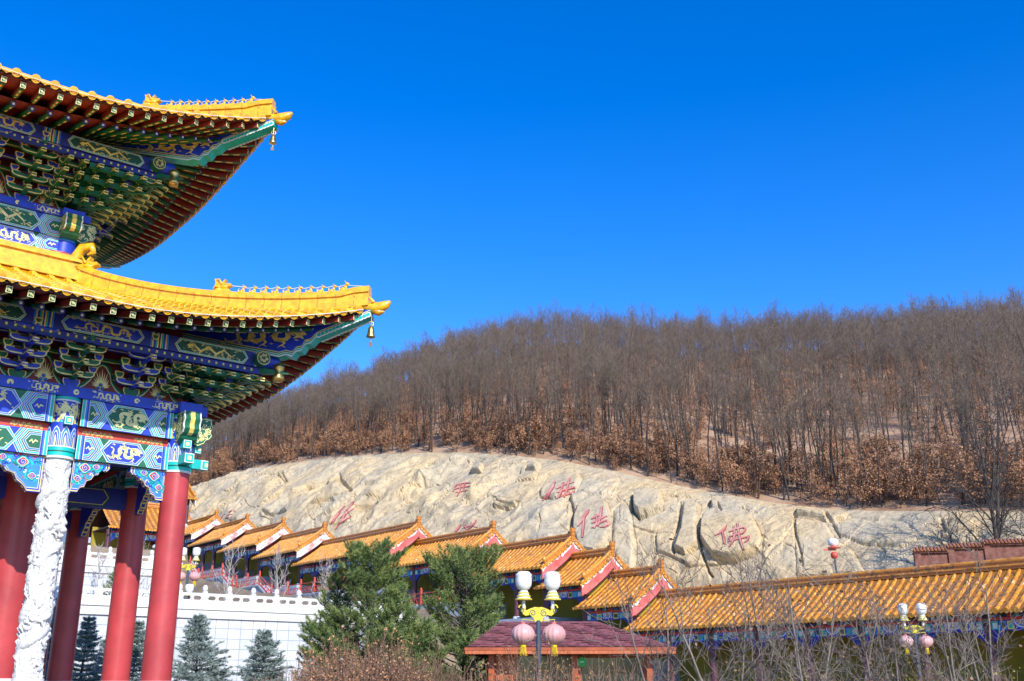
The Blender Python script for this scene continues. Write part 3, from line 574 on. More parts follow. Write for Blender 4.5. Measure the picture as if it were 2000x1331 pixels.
def side_boards(Lv, s, cents):
    hs = Lv['hs']; T = RZ(s); mb = MB(); mb.T = T; z0 = Lv['zp']; f = lambda x, z, d: (x, -(hs+0.06+d), z)
    H = 0.72 if Lv is LOW else 0.78
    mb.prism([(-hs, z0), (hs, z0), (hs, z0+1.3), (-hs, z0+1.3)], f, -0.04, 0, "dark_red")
    allc = sorted(cents+[-hs, hs])
    for c0, c1 in zip(allc[:-1], allc[1:]):
        c = (c0+c1)/2; w = (c1-c0)*0.93
        def fl(k, zz=0): return [(c-w*0.5*k, z0+zz), (c-w*0.34*k, z0+H*0.18*k), (c-w*0.22*k, z0+H*0.42*k), (c-w*0.17*k, z0+H*0.72*k), (c-w*0.07*k, z0+H*0.94*k), (c, z0+H*k), (c+w*0.07*k, z0+H*0.94*k), (c+w*0.17*k, z0+H*0.72*k), (c+w*0.22*k, z0+H*0.42*k), (c+w*0.34*k, z0+H*0.18*k), (c+w*0.5*k, z0+zz)]
        for i, (k, m) in enumerate(((1.0, "green"), (0.88, "teal"), (0.84, "pale_gilt"), (0.80, "dark_red"))): mb.flat(fl(k), f, 0.004*(i+1), m)
        for q in range(15):     # flame rays
            an = math.pi*(q+0.5)/15; r0 = 0.09; r1 = (0.19 if q % 2 else 0.16)*(1+0.9*max(0, math.sin(an))**6)*(0.9+0.2*abs(math.cos(an)))
            x, z = c+r0*math.cos(an), z0+0.12+r0*math.sin(an)*0.8; x2, z2 = c+r1*math.cos(an), z0+0.12+r1*math.sin(an)*1.2
            ribbon(mb, f, [(x, z), ((x+x2)/2+0.01, (z+z2)/2), (x2, z2)], [0.03, 0.022, 0.004], 0.022, "pale_gilt")
        mb.flat([(c+0.10*math.cos(q*0.628), z0+0.13+0.10*math.sin(q*0.628)) for q in range(10)], f, 0.024, "pale_gilt")
        for dx, dz in ((-0.045, 0.09), (0.045, 0.09), (0, 0.165)):
            mb.flat([(c+dx+0.042*math.cos(q*0.785), z0+dz+0.042*math.sin(q*0.785)) for q in range(8)], f, 0.028, "dark_red")
            mb.ball((c+dx, -(hs+0.092), z0+dz), 0.033, "light_blue", 5)
    # continuous bearers between the bracket tiers
    n = Lv['tiers']; zs = (zroof(Lv, hs+Lv['pur'], 0)-Lv['pd']-0.32-z0-0.17)/(n-0.4); os = Lv['pur']/n
    for k in range(1, n+1):
        z = z0+0.17+zs*(k-1)+0.25; o = os*(k-1); e = hs+o+0.3; m = "blue" if k % 2 else "green"
        mb.box(-e, e, -(hs+o+0.04), -(hs+o-0.04), z, z+0.075, m); mb.box(-e, e, -(hs+o+0.046), -(hs+o+0.04), z, z+0.012, "gilt")
    mb.build("bracket_board", temple)
    # painted purlin under the rafters
    mb = MB(); mb.T = T; r = hs+Lv['pur']; zt = zroof(Lv, r, 0)-Lv['pd']; e = r-0.05; rg = random.Random(31+s)
    f = lambda x, z, d: (x, -(r+0.10+d), z)
    mb.prism([(-e, zt-0.32), (e, zt-0.32), (e, zt), (-e, zt)], f, -0.2, 0, "deep_blue")
    mb.prism([(-e, zt-0.46), (e, zt-0.46), (e, zt-0.33), (-e, zt-0.33)], lambda x, z, d: (x, -(r+0.05+d), z), -0.1, 0, "deep_blue")
    for i in range(int(2*e/0.16)):
        x = -e+0.08+i*0.16; mb.box(x-0.045, x+0.045, -(r+0.054), -(r+0.05), zt-0.43, zt-0.41, "deep_green"); mb.box(x-0.02, x+0.02, -(r+0.055), -(r+0.05), zt-0.41, zt-0.36, "gilt")
    k = max(2, int(2*e/2.1)); w = 2*e/k
    for i in range(k):
        c = -e+(i+0.5)*w; col = ("deep_green", "blue")[i % 2]
        q = nest(mb, f, c-w*0.36, c+w*0.36, zt-0.31, zt-0.01, 0.1, (("gilt", 0.01), ("teal", 0.018), ("white_paint", 0.008), (col, 0)), 0)
        dragon(mb, f, c, zt-0.16, w*0.56, 0.27, q[4]+0.003, "gilt", rg, 1 if i % 2 else -1)
        for sg in (-1, 1):
            for j, m in enumerate(("gilt", "teal", "blue", "gilt", "light_blue")):
                x = c+sg*w*0.5-sg*(0.03+0.035*j); mb.flat([(x-0.013, zt-0.32), (x+0.013, zt-0.32), (x+0.013, zt), (x-0.013, zt)], f, 0.004, m)
    mb.build("eave_purlin", temple)
for s in range(4):
    cl = [-3.30, -2.08, -1.04, 0, 1.04, 2.08, 3.30]; cu = [-1.08, 0, 1.08]
    side_boards(LOW, s, cl); side_boards(UPP, s, cu)
    for i, a in enumerate(cl): bracket_set(LOW, s, a, ("blue", "green")[(i+0) % 2])
    for i, a in enumerate(cu): bracket_set(UPP, s, a, ("green", "blue")[i % 2])
# corner clusters: arms, cups and beaks crowding outwards along both faces
for Lv in (LOW, UPP):
    for s in range(4):
        hs = Lv['hs']; n = Lv['tiers']; z0 = Lv['zp']; mb = MB(); zs = (zroof(Lv, hs+Lv['pur'], 0)-Lv['pd']-0.32-z0-0.17)/(n-0.4); os = Lv['pur']/n
        for side, sg in ((0, 1), (1, -1)):
            mb.T = RZ(s+side)
            for k in range(n):
                o = os*k; z = z0+0.17+zs*max(0, k-1)
                f = lambda x, zz, d: (x, -(hs+d), zz)
                offs = [-0.52+0.33*j for j in range(int((0.52+o)/0.33)+2)]
                for j, q in enumerate(offs):
                    a = sg*(hs+q); c = "green"
                    mb.box(a-0.045, a+0.045, -(hs+o+0.1), -(hs-0.05), z-0.02, z+0.11, c)
                    cup(mb, f, a, z+0.13, 0.17, o-0.04, o+0.1, "blue")
                    mb.box(a-0.012, a+0.012, -(hs+o+0.106), -(hs+o+0.1), z-0.02, z+0.12, "gilt")
                    if k > 0: nose(mb, a, hs+o+0.04, z+0.03, 0.54 if k < n else 0.3, c, None)
                arm(mb, f, sg*(hs-0.36), z+0.02, 0.30, 0.13, o-0.05, o+0.04, "green"); cup(mb, f, sg*(hs-0.64), z+0.15, 0.17, o-0.06, o+0.06, "blue")
        # three diagonal beaks under the hip beam
        mb.T = RZ(s)
        for k in range(1, n+1):
            o = os*k; z = z0+0.17+zs*(k-1); d = hs+o
            mb.bar((hs, -hs, z+0.06), (d+0.1, -d-0.1, z+0.06), 0.16, 0.15, "green")
            mb.bar((d+0.05, -d-0.05, z+0.05), (d+0.45, -d-0.45, z-0.03), 0.13, 0.13, "green", w2=0.03, h2=0.02)
        mb.build("corner_bracket_cluster", temple)
# ---- rafters, soffit, tiles
near = []
for Lv in (LOW, UPP):
    he, hs = Lv['he'], Lv['hs']; sp_ = 0.365; n = int(2*(he-0.05)/sp_)
    for s in range(4):
        T = RZ(s); soff = MB(); soff.T = T
        aa = [-he+0.12+(2*he-0.24)*i/n for i in range(n+1)]
        def inner(a):
            if abs(a) <= hs*0.92: return a, hs
            sg = 1 if a > 0 else -1; return sg*(hs*0.92+(abs(a)-hs*0.92)*0.12), hs
        for a in aa:
            re = redge(Lv, a); ai, ri = inner(a)
            def pt(q, dz):
                r = re+(ri-re)*q; x = a+(ai-a)*q; r = max(r, abs(x)+0.0) if False else r; return (x, -r, zroof(Lv, min(r, he*1.05) if r > abs(x) else abs(x), x)-dz)
            L = re-ri
            w = MB(); w.T = T; A = pt(0.10/L, 0.20); B = pt(1.15/L, 0.17+0.45*(Lv['pd']-0.2))
            w.bar(A, B, 0.105, 0.12, "eave_red"); dv = (Vector(B)-Vector(A)).normalized()
            E = Vector(A)-dv*0.002; w.bar(E, E+dv*0.012, 0.106, 0.12, "pale_gilt"); w.bar(E-dv*0.003, E, 0.082, 0.095, "green")
            for q0, q1, q2, q3 in ((-0.03, 0.03, -0.006, 0.006), (-0.006, 0.006, -0.03, 0.03), (-0.03, -0.018, 0.0, 0.03), (0.018, 0.03, -0.03, 0.0)):
                sx = dv.cross(Vector((0, 0, 1))).normalized(); sz = sx.cross(dv); Q = E-dv*0.006
                w.add([tuple(Q+sx*x+sz*z) for x, z in ((q0, q2), (q1, q2), (q1, q3), (q0, q3))], [(0, 1, 2, 3)], "pale_gilt")
            A2 = Vector(A)+dv*0.03; B2 = Vector(B); w.bar(A2-Vector((0, 0, 0.062)), B2-Vector((0, 0, 0.062)), 0.09, 0.006, "green")
            for q in range(4):
                c = A2+(B2-A2)*(0.14+0.22*q)-Vector((0, 0, 0.068)); w.bar(c, c+dv*0.15, 0.04, 0.004, "gilt")
            near.append((w, "flying_rafter", Lv, s, a))
            w2 = MB(); w2.T = T; A = pt(0.80/L, 0.24+0.55*(Lv['pd']-0.2)); B = pt(1.0, Lv['pd']-0.02)
            w2.tube([A, B], 0.058, 8, "green"); dv = (Vector(B)-Vector(A)).normalized(); w2.tube([Vector(A)-dv*0.008, A], 0.06, 10, "deep_blue"); w2.tube([Vector(A)-dv*0.014, Vector(A)-dv*0.008], 0.028, 8, "white_paint")
            for q in range(5):
                c = Vector(A)+(Vector(B)-Vector(A))*(0.06+0.18*q)-Vector((0, 0, 0.06)); w2.bar(c, c+dv*0.22, 0.03, 0.006, "gilt")
            near.append((w2, "round_rafter", Lv, s, a))
        # boards above the rafters
        N = 48; g = [-he+2*he*i/N for i in range(N+1)]
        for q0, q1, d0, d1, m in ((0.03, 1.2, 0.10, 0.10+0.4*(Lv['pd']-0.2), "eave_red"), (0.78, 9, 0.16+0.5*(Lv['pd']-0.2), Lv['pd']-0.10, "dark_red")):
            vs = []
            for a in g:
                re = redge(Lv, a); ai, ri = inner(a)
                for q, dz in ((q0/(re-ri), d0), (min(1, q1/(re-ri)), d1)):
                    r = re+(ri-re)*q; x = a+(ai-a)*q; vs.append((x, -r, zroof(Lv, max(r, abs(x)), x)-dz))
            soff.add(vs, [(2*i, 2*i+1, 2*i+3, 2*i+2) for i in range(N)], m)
        vs = []
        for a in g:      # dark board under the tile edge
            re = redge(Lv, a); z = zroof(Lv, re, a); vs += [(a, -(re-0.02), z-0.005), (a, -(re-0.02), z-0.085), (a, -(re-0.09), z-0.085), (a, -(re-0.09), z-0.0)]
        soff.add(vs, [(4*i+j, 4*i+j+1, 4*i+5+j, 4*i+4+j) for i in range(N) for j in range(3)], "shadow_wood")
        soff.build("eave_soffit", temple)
cam_l = Matrix.Rotation(-ROTZ, 4, 'Z') @ (Vector((0, 0, EYE))-Vector((TC.x, TC.y, 0)))
def keyf(e):
    v = e[0].T @ Vector((e[4], -e[2]['he'], e[2]['ze'])); vis = 0 if e[3] in (0, 1) else 50
    if e[3] == 0 and e[4] < -e[2]['he']*0.45 and e[2] is LOW: vis = 20
    return (v-cam_l).length+vis
for kind in ("flying_rafter", "round_rafter"):
    L = sorted([e for e in near if e[1] == kind], key=keyf)
    for e in L[:100]: e[0].build(kind, temple)
    rest = MB()
    for e in L[100:]:
        k = len(rest.v); mp = [rest.mi(n) for n in e[0].names]; rest.v.extend(e[0].v); rest.f.extend(tuple(k+i for i in f) for f in e[0].f); rest.m.extend(mp[i] for i in e[0].m); rest.sm.extend(e[0].sm)
    rest.build(kind+"_row", temple, kind="stuff")
def beast(mb, x, y, z, s, yaw, m="gold_tile"):
    c, sn = math.cos(yaw), math.sin(yaw); T0 = mb.T
    M = Matrix.Translation((x, y, z)) @ Matrix.Rotation(yaw, 4, 'Z') @ Matrix.Scale(s, 4); mb.T = M if T0 is None else T0 @ M
    mb.ball((-0.12, 0, 0.22), (0.26, 0.16, 0.24), m, 6); mb.ball((0.08, 0, 0.42), (0.15, 0.13, 0.28), m, 6); mb.ball((0.2, 0, 0.72), (0.19, 0.13, 0.15), m, 6)
    mb.ball((0.36, 0, 0.68), (0.1, 0.08, 0.07), m, 5)
    for q in (-0.09, 0.09):
        mb.tube([(0.16, q, 0.4), (0.24, q, 0.0)], [0.06, 0.05], 5, m); mb.tube([(0.12, q, 0.82), (0.04, q*1.3, 1.0)], [0.05, 0.01], 4, m)
    mb.tube([(-0.34, 0, 0.15), (-0.45, 0, 0.45), (-0.3, 0, 0.62)], [0.07, 0.06, 0.02], 5, m)
    mb.T = T0
def dragon_head(mb, x, y, z, s, yaw, m):
    T0 = mb.T; M = Matrix.Translation((x, y, z)) @ Matrix.Rotation(yaw, 4, 'Z') @ Matrix.Scale(s, 4); mb.T = M if T0 is None else T0 @ M
    fn = lambda X, Z, D: (X, D, Z)
    p = [(-0.5, 0), (-0.55, 0.35), (-0.42, 0.75), (-0.5, 1.05), (-0.25, 0.95), (-0.18, 0.7), (-0.02, 0.62), (0.06, 0.85), (0.2, 1.0), (0.16, 0.75), (0.3, 0.68), (0.55, 0.70), (0.62, 0.55), (0.40, 0.48), (0.30, 0.38), (0.5, 0.30), (0.55, 0.18), (0.35, 0.10), (0.3, 0)]
    mb.prism(p, fn, -0.18, 0.18, m); mb.ball((0.1, 0, 0.5), (0.34, 0.27, 0.22), m, 7); mb.ball((-0.25, 0, 0.3), (0.28, 0.28, 0.3), m, 7)
    for q in (-0.2, 0.2):
        mb.ball((0.26, q, 0.6), 0.07, m, 5); mb.tube([(0.0, q, 0.65), (-0.15, q*1.5, 0.95), (-0.35, q*1.3, 1.0)], [0.07, 0.05, 0.01], 5, m); mb.tube([(-0.1, q, 0.4), (-0.35, q*1.6, 0.5), (-0.5, q*1.7, 0.35)], [0.08, 0.06, 0.01], 5, m)
    mb.T = T0
for Lv in (LOW, UPP):
    he, hs, hw = Lv['he'], Lv['hs'], Lv['hw']
    for s in range(4):
        T = RZ(s); mb = MB(); mb.T = T
        # pan surface
        N, M_ = 60, 14; vs = []
        for j in range(M_+1):
            for i in range(N+1):
                q = i/N*2-1; r = hw+(he-hw)*j/M_; a = q*(r+0.02); 
                if j == M_: r = redge(Lv, a)
                vs.append((a, -r, zroof(Lv, r if r > abs(a) else abs(a), a)))
        mb.add(vs, [(j*(N+1)+i, j*(N+1)+i+1, (j+1)*(N+1)+i+1, (j+1)*(N+1)+i) for j in range(M_) for i in range(N)], "gold_tile_deep", True)
        n = int(2*he/0.365); st = 2*he/n
        for i in range(n):
            a = -he+(i+0.5)*st; re = redge(Lv, a)
            if abs(a) > he-0.1: continue
            r0 = max(hw, abs(a)+0.02); K = 9; rows = []
            K = max(2, int((re-r0)/0.30))
            for k in range(K):
                for r, rad_ in ((r0+(re+0.03-r0)*k/K, 0.074), (r0+(re+0.03-r0)*(k+1)/K-0.008, 0.088)):
                    z = zroof(Lv, r, a); rows += [(a+rad_*math.cos(t), -r, z-0.01+rad_*math.sin(t)) for t in (math.pi*q/5 for q in range(6))]
            mb.add(rows, [(k*6+q, k*6+q+1, k*6+q+7, k*6+q+6) for k in range(2*K-1) for q in range(5)], "gold_tile", False)
            z = zroof(Lv, re, a)
            mb.tube([(a, -(re+0.0), z+0.0), (a, -(re+0.05), z-0.012)], 0.094, 14, "gold_tile", smooth=False)
            mb.tube([(a, -(re+0.05), z-0.012), (a, -(re+0.062), z-0.015)], [0.075, 0.06], 12, "gold_tile_deep", smooth=False)
            # drip tile between the caps
            a2 = a+st/2
            if abs(a2) < he-0.1:
                re = redge(Lv, a2); z = zroof(Lv, re, a2); f = lambda x, zz, d: (a2+x, -(re+0.015+d), z+zz)
                mb.prism([(-0.13, 0.03), (0.13, 0.03), (0.12, -0.02), (0.06, -0.05), (0, -0.085), (-0.06, -0.05), (-0.12, -0.02)], f, 0, 0.025, "gold_tile")
        roof = mb.build("roof_tiles", temple)
        wr_ = MB(); wr_.T = T; wr_.tube([(a, -(redge(Lv, a)+0.075), zroof(Lv, redge(Lv, a), a)-0.035) for a in (-he+0.1+(2*he-0.2)*i/40 for i in range(41))], 0.009, 4, "rope"); wr_.build("eave_wire", roof)
        # hip ridge
        mb = MB(); mb.T = T; K = 22; rr = [hw+(he+0.12-hw)*k/K for k in range(K+1)]
        zr = lambda r: zroof(Lv, r, r)
        hgt = lambda r: 0.34 if r < hs+0.6 else 0.40
        for (w, za, zb, m) in ((0.30, -0.05, 0.14, "gold_tile"), (0.22, 0.14, 0.27, "gold_tile"), (0.30, 0.27, 0.33, "gold_tile"), (0.20, 0.33, 0.42, "gold_tile")):
            vs = []
            for r in rr:
                z = zr(r)+(0.06 if r > he-0.3 else 0); o = w/2/1.414
                vs += [(r-o, -r-o, z+za), (r+o, -r+o, z+za), (r+o, -r+o, z+zb), (r-o, -r-o, z+zb)]
            mb.add(vs, [(4*k+j, 4*k+(j+1) % 4, 4*k+4+(j+1) % 4, 4*k+4+j) for k in range(K) for j in range(4)], m)
            mb.add(vs[:4]+vs[-4:], [(0, 3, 2, 1), (4, 5, 6, 7)], m)
        L_ = 0.0; r = hw+0.2
        while r < he-0.1:      # joints between the ridge tiles
            z = zr(r); o = 0.153/1.414; d_ = 0.006
            for za, zb, ww in ((0.16, 0.26, 0.226), (-0.03, 0.13, 0.306), (0.275, 0.325, 0.306)):
                o = ww/2/1.414; mb.add([(r-d_-o, -r+d_-o, z+za), (r+d_-o, -r-d_-o, z+za), (r+d_-o, -r-d_-o, z+zb), (r-d_-o, -r+d_-o, z+zb)], [(0, 1, 2, 3)], "orange_ridge")
            r += 0.29
        hip = mb.build("hip_ridge", temple)
        b = MB(); b.T = T; r = he+0.12; z = zr(r)
        for k, (dx, dz, rad) in enumerate(((0.0, -0.02, 0.13), (0.12, -0.02, 0.15), (0.24, 0.0, 0.14), (0.34, 0.03, 0.10), (0.40, 0.07, 0.04))): pass
        b.tube([(r+q, -r-q, z+dz) for q, dz in ((-0.08, 0.0), (0.06, -0.02), (0.18, 0.0), (0.27, 0.05), (0.33, 0.12))], [0.10, 0.125, 0.12, 0.095, 0.03], 12, "gold_tile")
        b.tube([(r+q, -r-q, z+dz) for q, dz in ((0.05, -0.05), (0.16, -0.13), (0.24, -0.12))], [0.10, 0.08, 0.02], 8, "gold_tile_deep")
        for w in (-0.1, 0.1): b.tube([(r+0.08+w*0.7, -r-0.08+w*0.7, z+0.08), (r+0.0+w, -r+0.0+w, z+0.22)], [0.05, 0.01], 5, "gold_tile")
        b.build("eave_beast_head", hip)
        yaw = -math.pi/4
        d0 = he-0.30; nb = 9; sb = 0.185 if Lv is LOW else 0.158
        rope = []
        for i in range(nb+1):
            r = d0-i*sb; z = zr(r)+0.41+(0.06 if r > he-0.3 else 0); q = MB(); q.T = T; beast(q, r, -r, z, 0.22+0.05*(i == 0), yaw, "gold_tile"); q.build("ridge_beast", hip); rope.append(Vector((r, -r, z+0.17)))
        r = d0-nb*sb-0.33; z = zr(r)+0.36; q = MB(); q.T = T; dragon_head(q, r, -r, z, 0.36, yaw, "gold_tile"); q.build("ridge_dragon", hip)
        rope.append(Vector((r, -r, z+0.3))); q = MB(); q.T = T; pts = []
        for a_, b_ in zip(rope[:-1], rope[1:]): pts += [a_, (a_+b_)/2-Vector((0, 0, 0.03))]
        q.tube([Vector((he+0.13, -he-0.13, zr(he)+0.1)), Vector((he, -he, zr(he)+0.52))]+pts+[rope[-1]], 0.008, 4, "rope"); q.build("rope", hip)
        # hip beam with its painted board
        if Lv is LOW: top = [(4.35, 9.32), (5.2, 9.05), (6.0, 9.15), (6.9, 9.33), (7.42, 9.42)]; bot = [(7.42, 9.29), (6.6, 8.83), (6.50, 8.68), (6.42, 8.66), (6.36, 8.52), (6.28, 8.50), (6.22, 8.40), (6.12, 8.44), (6.02, 8.40), (5.2, 8.66), (4.35, 8.95)]
        else: top = [(2.0, 14.3), (3.1, 13.95), (4.2, 13.98), (5.2, 14.18), (5.62, 14.31)]; bot = [(5.62, 14.17), (4.78, 13.74), (4.68, 13.60), (4.60, 13.58), (4.54, 13.45), (4.46, 13.43), (4.40, 13.31), (4.30, 13.36), (4.20, 13.33), (3.36, 13.58), (2.0, 13.95)]
        q = MB(); q.T = T; k_ = 1/math.sqrt(2); f = lambda r, z, d: (r+d*k_, -r+d*k_, z)
        pol = top+bot; q.prism(pol, f, -0.15, 0.15, "blue", "teal")
        for dd, sg in ((0.153, 1), (-0.153, -1)):
            for i, (o0, o1, m) in enumerate(((0.0, 0.03, "white_paint"), (0.03, 0.06, "teal"), (0.06, 0.075, "white_paint"), (0.075, 0.10, "green"), (0.10, 0.118, "pale_gilt"))):
                n_ = len(bot); vs = [f(r, z+o0, dd) for r, z in bot]+[f(r, z+o1, dd) for r, z in bot]
                q.add(vs, [(j, j+1, n_+j+1, n_+j) for j in range(n_-1)], m)
            x0 = bot[-2][0]; xm = top[2][0]; zc = (top[2][1]+bot[7][1])/2+0.08
            dragon(q, lambda x, z, d: f(x, z, sg*d), (x0+bot[1][0])/2-0.15, zc+0.04, 1.5, 0.50, 0.157, "gilt", random.Random(4), sg if sg > 0 else 1)
            for j in range(5): ribbon(q, lambda x, z, d: f(x, z, sg*d), [(top[3][0]-0.35+j*0.13, top[3][1]-0.2+j*0.05), (top[3][0]-0.3+j*0.13, top[3][1]-0.15+j*0.05), (top[3][0]-0.25+j*0.13, top[3][1]-0.2+j*0.055)], [0.02, 0.06, 0.02], 0.157, ("teal", "red", "teal", "light_blue", "teal")[j])
            A = Vector((bot[1][0], bot[1][1], 0)); B_ = Vector((bot[0][0], bot[0][1], 0)); n_ = 14     # scalloped white and green edge
            for j in range(n_):
                c = A+(B_-A)*((j+0.5)/n_); rr_ = 0.052
                q.flat([(c.x+rr_*math.cos(t), c.y+0.02+rr_*1.25*math.sin(t)) for t in (0.785*k for k in range(8))], lambda x, z, d: f(x, z, sg*d), 0.158, "white_paint"); q.flat([(c.x+0.03*math.cos(t), c.y+0.025+0.04*math.sin(t)) for t in (0.785*k for k in range(8))], lambda x, z, d: f(x, z, sg*d), 0.161, "teal")
        ci = (hs+Lv['pur']+0.02, (bot[8][1]+0.32)); 
        q.build("hip_beam", temple)
        q = MB(); q.T = T; r = hs+Lv['pur']; z = zroof(Lv, r, 0)-Lv['pd']-0.16      # round purlin end and gilt vase beside it
        q.tube([(r-0.1, -r-0.1, z), (r+0.30, -r-0.1, z)], 0.16, 16, "blue"); q.tube([(r-0.1, -r+0.1, z), (r-0.1, -r-0.30, z)], 0.16, 16, "green")
        q.tube([(r-0.1, -r-0.301, z), (r-0.1, -r-0.305, z)], 0.15, 16, "gilt"); q.tube([(r-0.1, -r-0.305, z), (r-0.1, -r-0.31, z)], 0.135, 16, "deep_green")
        for i in range(7): curl(q, lambda x, zz, d: (x, -r-0.31-d, zz), r-0.1+0.07*math.cos(i), z+0.07*math.sin(i), 0.035, 0.003, "gilt", rnd, 0.012)
        q.lathe([(0.05, -0.42), (0.11, -0.40), (0.13, -0.30), (0.07, -0.22), (0.12, -0.12), (0.12, -0.04), (0.05, 0)], 12, (r+0.28, -r-0.28, z-0.05), "brass"); q.build("purlin_end", temple)
    if Lv is LOW:
        for s in range(4):
            q = MB(); q.T = RZ(s)
            for y0, y1, z0, z1 in ((-2.66, -2.3, 10.42, 10.62), (-2.58, -2.3, 10.62, 10.86), (-2.64, -2.3, 10.86, 10.93), (-2.5, -2.3, 10.93, 11.04)): q.box(y0+0.001*s, -y0, y0, y1, z0, z1, "gold_tile")
            q.build("belt_ridge", temple)
            q = MB(); q.T = RZ(s); dragon_head(q, 2.62, -2.62, 10.55, 0.48, -math.pi/4, "gold_tile"); q.tube([(2.42, -2.42, 10.7), (2.40, -2.40, 11.05), (2.50, -2.50, 11.28), (2.66, -2.66, 11.30), (2.70, -2.70, 11.16), (2.60, -2.60, 11.10)], [0.13, 0.13, 0.12, 0.10, 0.07, 0.03], 8, "gold_tile"); q.build("corner_dragon", temple)
q = MB()
for s in range(4):
    q.T = RZ(s); q.box(-0.7, 0.7, -0.7+0.001*s, 0, 15.0, 15.5+0.002*s, "gold_tile")
q.T = None; q.lathe([(0.45, 15.4), (0.5, 15.8), (0.3, 16.2), (0.42, 16.5), (0.3, 16.8), (0.05, 17.2)], 20, (0, 0, 0), "gold_tile"); q.build("finial", temple)
# ---- wind bells hang from the corner beams
def wind_bell(d, z, s, lab):
    w = TC+Matrix.Rotation(ROTZ, 3, 'Z') @ Vector((d, -d, 0)); e = empty("wind_bell", (w.x, w.y, z), 0.3, lab, "wind bell", "wind bells under the eave corners")
    q = MB(); q.lathe([(0.155*s, -0.44*s), (0.16*s, -0.42*s), (0.125*s, -0.33*s), (0.11*s, -0.2*s), (0.095*s, -0.10*s), (0.05*s, -0.03*s), (0.02*s, 0)], 18, (0, 0, 0), "brass", sq=lambda t: 1+0.03*math.cos(6*t)); q.build("bell_body", e)
    q = MB(); q.tube([(0, 0, -0.02*s), (0, 0, 0.22)], 0.012, 6, "brass"); q.tube([(0.05*math.cos(t), 0, 0.04+0.05*math.sin(t)) for t in (0.7*k for k in range(10))], 0.009, 5, "brass"); q.build("hook", e)
    q = MB(); q.tube([(0, 0, -0.3*s), (0.01, 0, -0.62*s)], 0.008, 5, "brass"); q.prism([(-0.03, -0.62*s), (0.03, -0.62*s), (0.03, -0.7*s), (0.04, -0.78*s), (-0.04, -0.78*s), (-0.03, -0.7*s)], lambda x, zz, dd: (x, dd, zz), -0.006, 0.006, "hall_column"); q.build("clapper", e)
wind_bell(7.42, 9.10, 0.62, "brass wind bell hanging under the tip of the lower eave corner")
wind_bell(5.60, 13.98, 0.55, "brass wind bell hanging under the tip of the upper eave corner")
# small yellow knot with tassel hanging behind the beam
w = P(225, 948, 25.0); e = empty("hanging_charm", tuple(w), 0.2, "small yellow ring and tassel hanging between the carved and the red column", "charm")
q = MB(); q.tube([(0.07*math.cos(t), 0, 0.12+0.09*math.sin(t)) for t in (0.6*k for k in range(12))], 0.014, 6, "tassel"); q.build("ring", e)
q = MB(); q.tube([(0, 0, 0.03), (0, 0, -0.06)], 0.008, 5, "tassel"); q.tube([(0, 0, -0.06), (0, 0, -0.2)], [0.02, 0.05], 7, "tassel"); q.tube([(0, 0, 0.2), (0, 0, 0.75)], 0.004, 4, "shadow_wood"); q.build("tassel", e)
# ================================================================== LAND, CLIFF AND HILL
Q = Vector((5.556, 60.0, 0))
def cw(w, t, z=0.0): return Vector((Q.x+U3.x*w+V3.x*t, Q.y+U3.y*w+V3.y*t, z))
HALLS = [(-34.0, -3.5, 6.3), (-3.75, 0.25, 7.6), (0.0, 3.6, 8.9), (3.37, 11.4, 10.05), (11.13, 20.3, 11.35), (20.04, 34.5, 12.7), (34.19, 42.1, 13.9), (41.85, 49.8, 15.15), (49.49, 57.2, 16.4), (56.91, 65.0, 17.65), (64.7, 73.0, 18.6)]
FT = [-60, -3.8, -1.8, 1.8, 7, 15.5, 27, 38, 46, 53, 61, 69, 80, 160]; FZ = [1.3, 1.3, 2.4, 3.7, 4.9, 6.2, 7.5, 8.7, 10.0, 11.2, 12.5, 13.4, 14.5, 16]
def ffl(t): return np.interp(t, FT, FZ)
def sst(a, b, x): x = np.clip((x-a)/(b-a), 0, 1); return x*x*(3-2*x)
def ground(x, y):
    dx = x-Q.x; dy = y-Q.y; w = dx*U3.x+dy*U3.y; t = dx*V3.x+dy*V3.y
    terr = np.where(t > 3.7, 4.6, 0.0)+np.where((t > 17.3) & (w < -17.5), 3.5, 0)+np.clip((t-8)/50, 0, 1)*4.5
    k = sst(-6.5, -4.0, w)
    return terr*(1-k)+ffl(t)*k + np.where(w > 5.5, np.minimum(1.0, (w-5.5)*0.2), 0)
xs = np.concatenate([np.linspace(-140, -60, 20), np.linspace(-59, 45, 190), np.linspace(46, 150, 24)]); ys = np.concatenate([np.linspace(-40, 4, 12), np.linspace(5, 125, 200)])
X, Y = np.meshgrid(xs, ys); Zg = ground(X, Y)+0.10*fbm(X*0.4, Y*0.4, 3, 5)
V = np.stack([X, Y, Zg], -1).reshape(-1, 3); ny, nx = X.shape; I, J = np.meshgrid(np.arange(ny-1), np.arange(nx-1), indexing='ij'); a = I*nx+J
g = npmesh("ground", V, np.stack([a, a+1, a+nx+1, a+nx], -1).reshape(-1, 4), ["soil"]); g["kind"] = "structure"
mb = MB(); mb.add([(-3000, -3000, -1.2), (3000, -3000, -1.2), (3000, 3000, -1.2), (-3000, 3000, -1.2)], [(0, 1, 2, 3)], "soil"); mb.build("plain", kind="structure")
TOPX = [-400, 250, 300, 360, 500, 640, 760, 900, 1000, 1100, 1200, 1340, 1500, 1600, 1700, 2000, 2400, 3500]
TOPY = [1120, 1020, 985, 958, 914, 895, 886, 884, 890, 901, 921, 952, 981, 993, 998, 999, 1003, 1010]
def nproj(x, y, z):
    z = z-EYE; d = y*cp+z*sp; w = z*cp-y*sp
    return 1000+F*x/d, 665.5-F*w/d
def nzat(Yv, py):
    k = -(py-665.5)/F; return (k*Yv*cp+Yv*sp)/(cp-k*sp)+EYE
